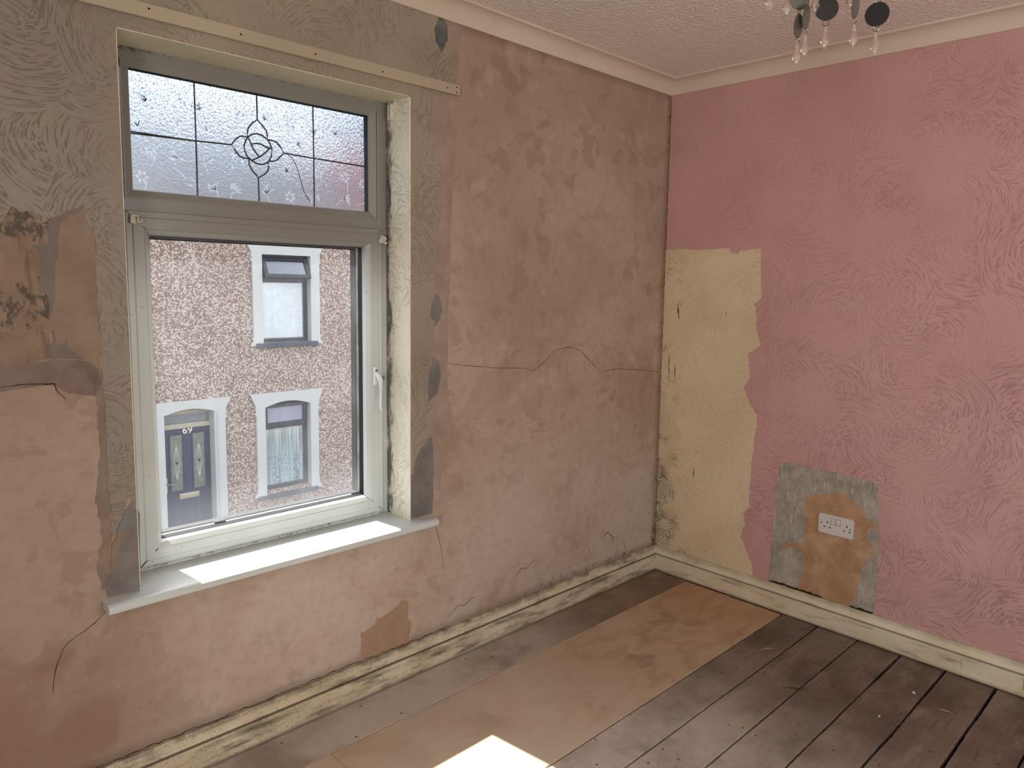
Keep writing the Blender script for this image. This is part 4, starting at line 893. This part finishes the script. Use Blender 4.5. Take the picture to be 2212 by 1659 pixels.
def surround(x0, x1, z0, z1, arch, head, top, side=.155, base=True, kick=.10):
    """painted masonry round an opening: flared head, moulded side strips, shaped feet"""
    ex0, ex1 = x0 - side, x1 + side
    n = 12; mb = MB(); yy0, yy1 = YF - .045, YF
    low = [(x0 + (x1 - x0) * i / n, z1 + arch * math.sin(PI * i / n)) for i in range(n + 1)]
    outline = [(ex0, z1 - .06)] + [(ex0 - .02, z1 - .02), (ex0 - .01, z1 + .03), (ex0 - kick, top), (ex1 + kick, top), (ex1 + .01, z1 + .03), (ex1 + .02, z1 - .02), (ex1, z1 - .06), (x1, z1 - .06), (x1, z1)] + low[::-1][1:-1] + [(x0, z1), (x0, z1 - .06)]
    def slab(poly):
        tr = tessellate_polygon([[Vector((p[0], p[1], 0)) for p in poly]]); m = len(poly)
        mb.add([(p[0], yy0, p[1]) for p in poly] + [(p[0], yy1, p[1]) for p in poly], [tuple(t) for t in tr] + [(i, (i + 1) % m, m + (i + 1) % m, m + i) for i in range(m)])
    slab(outline)
    for sx, xi, xo in ((-1, x0, ex0), (1, x1, ex1)):
        if base: slab([(xi, z1 - .06), (xo, z1 - .06), (xo + sx * .03, z1 - .10), (xo, z1 - .14), (xo, z0 + .10), (xo + sx * .02, z0 + .07), (xo, z0 + .04), (xo + sx * .05, z0 - .02), (xo + sx * .045, z0 - .05), (xi, z0 - .05)])
        else: slab([(xi, z1 - .06), (xo, z1 - .06), (xo + sx * .03, z1 - .10), (xo, z1 - .14), (xo, z0), (xi, z0)])
    # painted reveals inside the opening
    mb.box(x0 - .001, x0 + .004, YF - .04, YF + .15, z0, z1); mb.box(x1 - .004, x1 + .001, YF - .04, YF + .15, z0, z1)
    return mb.build('surround', M['surround'], house)
surround(*UW, 0, 0, 1.955, side=.165, kick=.075)
surround(LW[0], LW[1], LW[2] - .03, LW[3] - .09, .085, 0, -.543, side=.150, kick=.105)
surround(DW[0], DW[1], DW[2], DW[3] - .05, .075, 0, -.543, side=.155, base=False, kick=.105)
def house_window(x0, x1, z0, z1, split, blind):
    f = MB(); y = YF + .09
    ring(f, x0, x1, z0, z1, [(0, y), (.052, y), (.058, y + .02), (.058, y + .07), (0, y + .07)])
    f.box(x0 + .05, x1 - .05, y - .004, y + .06, split - .035, split + .035, .004)
    w = f.build('window', M['anthracite'], house)
    g = MB(); g.box(x0 + .05, x1 - .05, y + .03, y + .034, z0 + .05, split - .03); g.build('pane', M['house_glass'], w)
    return w, y
wu, yu = house_window(*UW, 1.372, False)
# the open top-hung vent of the upper window
tilt = math.radians(27); hy, hz_ = YF + .075, 1.765; Lv = .385
vx0, vx1 = UW[0] + .03, UW[1] - .03
b = MB(); ring(b, vx0, vx1, 0, Lv, [(0, -.03), (.058, -.03), (.062, -.02), (.062, .03), (0, .03)])
def tiltv(p): 
    t = Lv - p[2]; return (p[0], hy - t * math.sin(tilt) + p[1] * math.cos(tilt), hz_ - t * math.cos(tilt) - p[1] * math.sin(tilt))
b.v = [tiltv(p) for p in b.v]; b.build('open_vent', M['anthracite'], wu)
b = MB(); b.box(vx0 + .055, vx1 - .055, -.002, .002, .055, Lv - .055); b.v = [tiltv(p) for p in b.v]; b.build('vent_pane', M['vent_glass'], wu)
wl, yl = house_window(LW[0], LW[1], LW[2], LW[3] + .005, -1.165, True)
b = MB(); ring(b, LW[0] + .03, LW[1] - .03, -1.150, -.765, [(0, yl - .03), (.055, yl - .03), (.06, yl - .02), (.06, yl + .02), (0, yl + .02)]); b.build('vent', M['anthracite'], wl)
b = MB(); b.box(LW[0] + .085, LW[1] - .085, yl + .005, yl + .009, -1.095, -.82); b.build('vent_pane', M['lilac_blind'], wl)
for nm, x0, x1, z, h in (('sill', 2.40, 3.515, .238, .078), ('sill', 2.38, 3.475, -2.398, .072)):
    b = MB(); b.box(x0, x1, YF - .09, YF + .10, z, z + h, .012); b.build('windowsill', M['slate_sill'], house)
for i, (x0, x1, z0, z1, col) in enumerate(((UW[0] - .2, UW[1] + .2, UW[2] - .2, UW[3] + .2, 'lilac_blind'), (LW[0] - .2, LW[1] + .2, LW[2] - .2, LW[3] + .2, 'roomdark'))):
    b = MB(); b.box(x0, x1, YF + .9, YF + .92, z0, z1); b.box(x0 - .02, x0, YF + .3, YF + .92, z0, z1); b.box(x1, x1 + .02, YF + .3, YF + .92, z0, z1); b.box(x0, x1, YF + .3, YF + .92, z0 - .02, z0); b.box(x0, x1, YF + .3, YF + .92, z1, z1 + .02)
    b.build('room_behind', M['roomdark'], house)
def net(name, x0, x1, z0, z1, y, amp, nf, mat, label, skew=0.0, seed=0):
    nx, nz = 120, 6; v = []
    for i in range(nx + 1):
        t = i / nx
        for j in range(nz + 1):
            s = j / nz; x = x0 + (x1 - x0) * t + skew * (1 - s) * (t if skew < 0 else 1)
            v.append((x, y + amp * (math.sin(t * nf * 2 * PI + 1.3 * math.sin(t * 9 + seed)) * (.6 + .4 * noise.noise(Vector((t * 5, seed, 0))))), z0 + (z1 - z0) * s))
    f = [(i * (nz + 1) + j, (i + 1) * (nz + 1) + j, (i + 1) * (nz + 1) + j + 1, i * (nz + 1) + j + 1) for i in range(nx) for j in range(nz)]
    o = mesh(name, v, f, mat, None, True); meta(o, label=label, cat='curtain'); return o
net('net_curtain', UW[0] + .03, UW[1] - .05, UW[2] + .07, 1.345, YF + .16, .012, 6, M['lace'], 'white patterned lace curtain behind the upper window of the house opposite', 0, 2)
M['beige_curt'] = simple('pale_green_curtain', '#989b86', .8, .2)
net('drape', 3.12, 3.36, UW[2] + .07, 1.345, YF + .205, .010, 3, M['beige_curt'], 'pale green side drape in the upper window of the house opposite', .16, 5)
net('net_curtain', LW[0] + .03, LW[1] - .05, LW[2] + .05, -1.19, YF + .18, .030, 11, M['lace_low'], 'sheer floral net curtain in the lower window of the house opposite', 0, 4)
# front door
dy = YF + .12
b = MB(); x0, x1 = DW[0], DW[1]
b.box(x0, x0 + .035, dy, dy + .08, DW[2], -.722); b.box(x1 - .035, x1, dy, dy + .08, DW[2], -.722); b.box(x0, x1, dy, dy + .08, -.775, -.70, .004); b.box(x0, x1, dy - .01, dy + .08, -1.005, -.925, .006)
dfr = b.build('door_frame', M['doorcream'], house)
b = MB(); b.box(x1 - .022, x1 - .004, dy - .16, dy - .001, DW[2], -.73); b.box(x1 + .02, x1 + .04, dy - .175, dy - .15, DW[2], -.78); b.build('door_lining', M['doorwhite'], house)
b = MB(); b.box(x0 + .035, x1 - .035, dy + .03, dy + .036, -.925, -.775); b.build('fanlight', M['fanglass'], house)
b = MB(); b.box(x0 + .037, x1 - .037, dy + .02, dy + .07, DW[2], -1.006); door = b.build('door', M['navy'], house)
yd = dy + .02
for gx0, gx1 in ((1.052, 1.226), (1.398, 1.572)):
    b = MB(); ring(b, gx0 - .03, gx1 + .03, -2.045, -1.080, [(0, yd), (.006, yd - .012), (.022, yd - .012), (.03, yd), (.03, yd + .005), (0, yd + .005)]); b.build('panel_moulding', M['navy'], door)
    b = MB(); b.box(gx0, gx1, yd - .004, yd + .002, -2.015, -1.110); gp = b.build('glazed_panel', M['obscure'], door)
    mb = MB(); gc = (gx0 + gx1) / 2
    for s in (-1, 1):
        for w in (.018, .034, .05):
            mb.tube([(gc + s * w * math.sin(PI * t / 10) * (1 if t < 6 else .9), yd - .006, -1.28 - t * .056) for t in range(11)], .0022, 5)
    mb.tube([(gc, yd - .006, -1.20), (gc, yd - .006, -1.92)], .002, 5)
    mb.build('glass_pattern', M['obscure_line'], door)
    b = MB(); b.add([(gc - .028, yd - .008, -1.565), (gc, yd - .012, -1.535), (gc + .028, yd - .008, -1.565), (gc, yd - .012, -1.595), (gc, yd - .004, -1.565)], [(0, 1, 2, 3), (0, 1, 4), (1, 2, 4), (2, 3, 4), (3, 0, 4)]); b.build('glass_diamond', M['anthracite'], door)
    b = MB(); ring(b, gx0 + .0, gx1 - .0, -2.72, -2.225, [(0, yd), (.008, yd - .010), (.022, yd - .010), (.03, yd), (.03, yd + .005), (0, yd + .005)]); b.build('panel_moulding', M['navy'], door)
b = MB(); b.box(1.162, 1.472, yd - .014, yd, -2.165, -2.075, .008); lp = b.build('letter_plate', M['brass'], door)
b = MB(); b.box(1.185, 1.448, yd - .020, yd - .014, -2.145, -2.097, .005); b.build('letter_flap', M['brass'], door)
b = MB(); b.box(.960, .988, yd - .012, yd, -2.02, -1.78, .006); b.build('handle_plate', M['doorwhite'], door)
b = MB(); b.tube([(.974, yd - .012, -1.885), (.974, yd - .05, -1.885), (1.10, yd - .05, -1.888)], .010, 8); b.build('door_handle', M['steel'], door, True)
tcv = bpy.data.curves.new('number_text', 'FONT'); tcv.body = '69'; tcv.size = .155; tcv.extrude = .004; tcv.align_x = 'CENTER'; tcv.offset = .0015
to = bpy.data.objects.new('number_tmp', tcv); COL.objects.link(to); bpy.context.view_layer.update()
tm = bpy.data.meshes.new_from_object(to.evaluated_get(bpy.context.evaluated_depsgraph_get())); bpy.data.objects.remove(to)
tm.transform(Matrix.Translation((1.315, yd - .008, -1.095)) @ Matrix.Rotation(PI / 2, 4, 'X')); tm.materials.clear(); tm.materials.append(M['letter'])
link(bpy.data.objects.new('house_number', tm), door)
for x0, x1, z in ((2.104, 2.336, -2.66), (4.121, 4.349, -2.66)):
    b = MB(); b.box(x0, x1, YF - .01, YF + .01, z, z + .075); b.build('air_brick', M['slate_sill'], house)
mb = MB(); mb.tube([(3.52 + .85 * t / 14, YF - .001, -1.0 + .012 * math.sin(t * 1.7) - .002 * t) for t in range(15)], .010, 6); mb.build('crack_repair', M['rivulet'], house)

nb = empty('neighbour_house', (7.5, 10.0, GZ)); meta(nb, label='taller red rendered house beside the pebble-dashed one, glimpsed through the frosted pane', cat='house')
b = MB(); b.box(4.44, 10.5, YF - .02, YF + 4, GZ, 4.0); b.build('wall', M['red_render'], nb)
b = MB(); b.add([(4.44, YF - .3, 3.95), (10.6, YF - .3, 3.95), (10.6, YF + 4.1, 5.4), (4.44, YF + 4.1, 5.4), (4.44, YF - .3, 4.05), (10.6, YF - .3, 4.05), (10.6, YF + 4.1, 5.5), (4.44, YF + 4.1, 5.5)], [(0, 1, 2, 3), (4, 5, 6, 7), (0, 1, 5, 4), (1, 2, 6, 5), (2, 3, 7, 6), (3, 0, 4, 7)]); b.build('roof', M['roof'], nb)
b = MB(); b.box(-9, 12, 2.1, 8.2, GZ - .22, GZ - .12); structure(b.build('street', M['asphalt']))
for y0, y1 in ((.28, 2.1), (8.2, 10.0)):
    b = MB(); b.box(-9, 12, y0, y1, GZ - .22, GZ); structure(b.build('pavement', M['paving']))
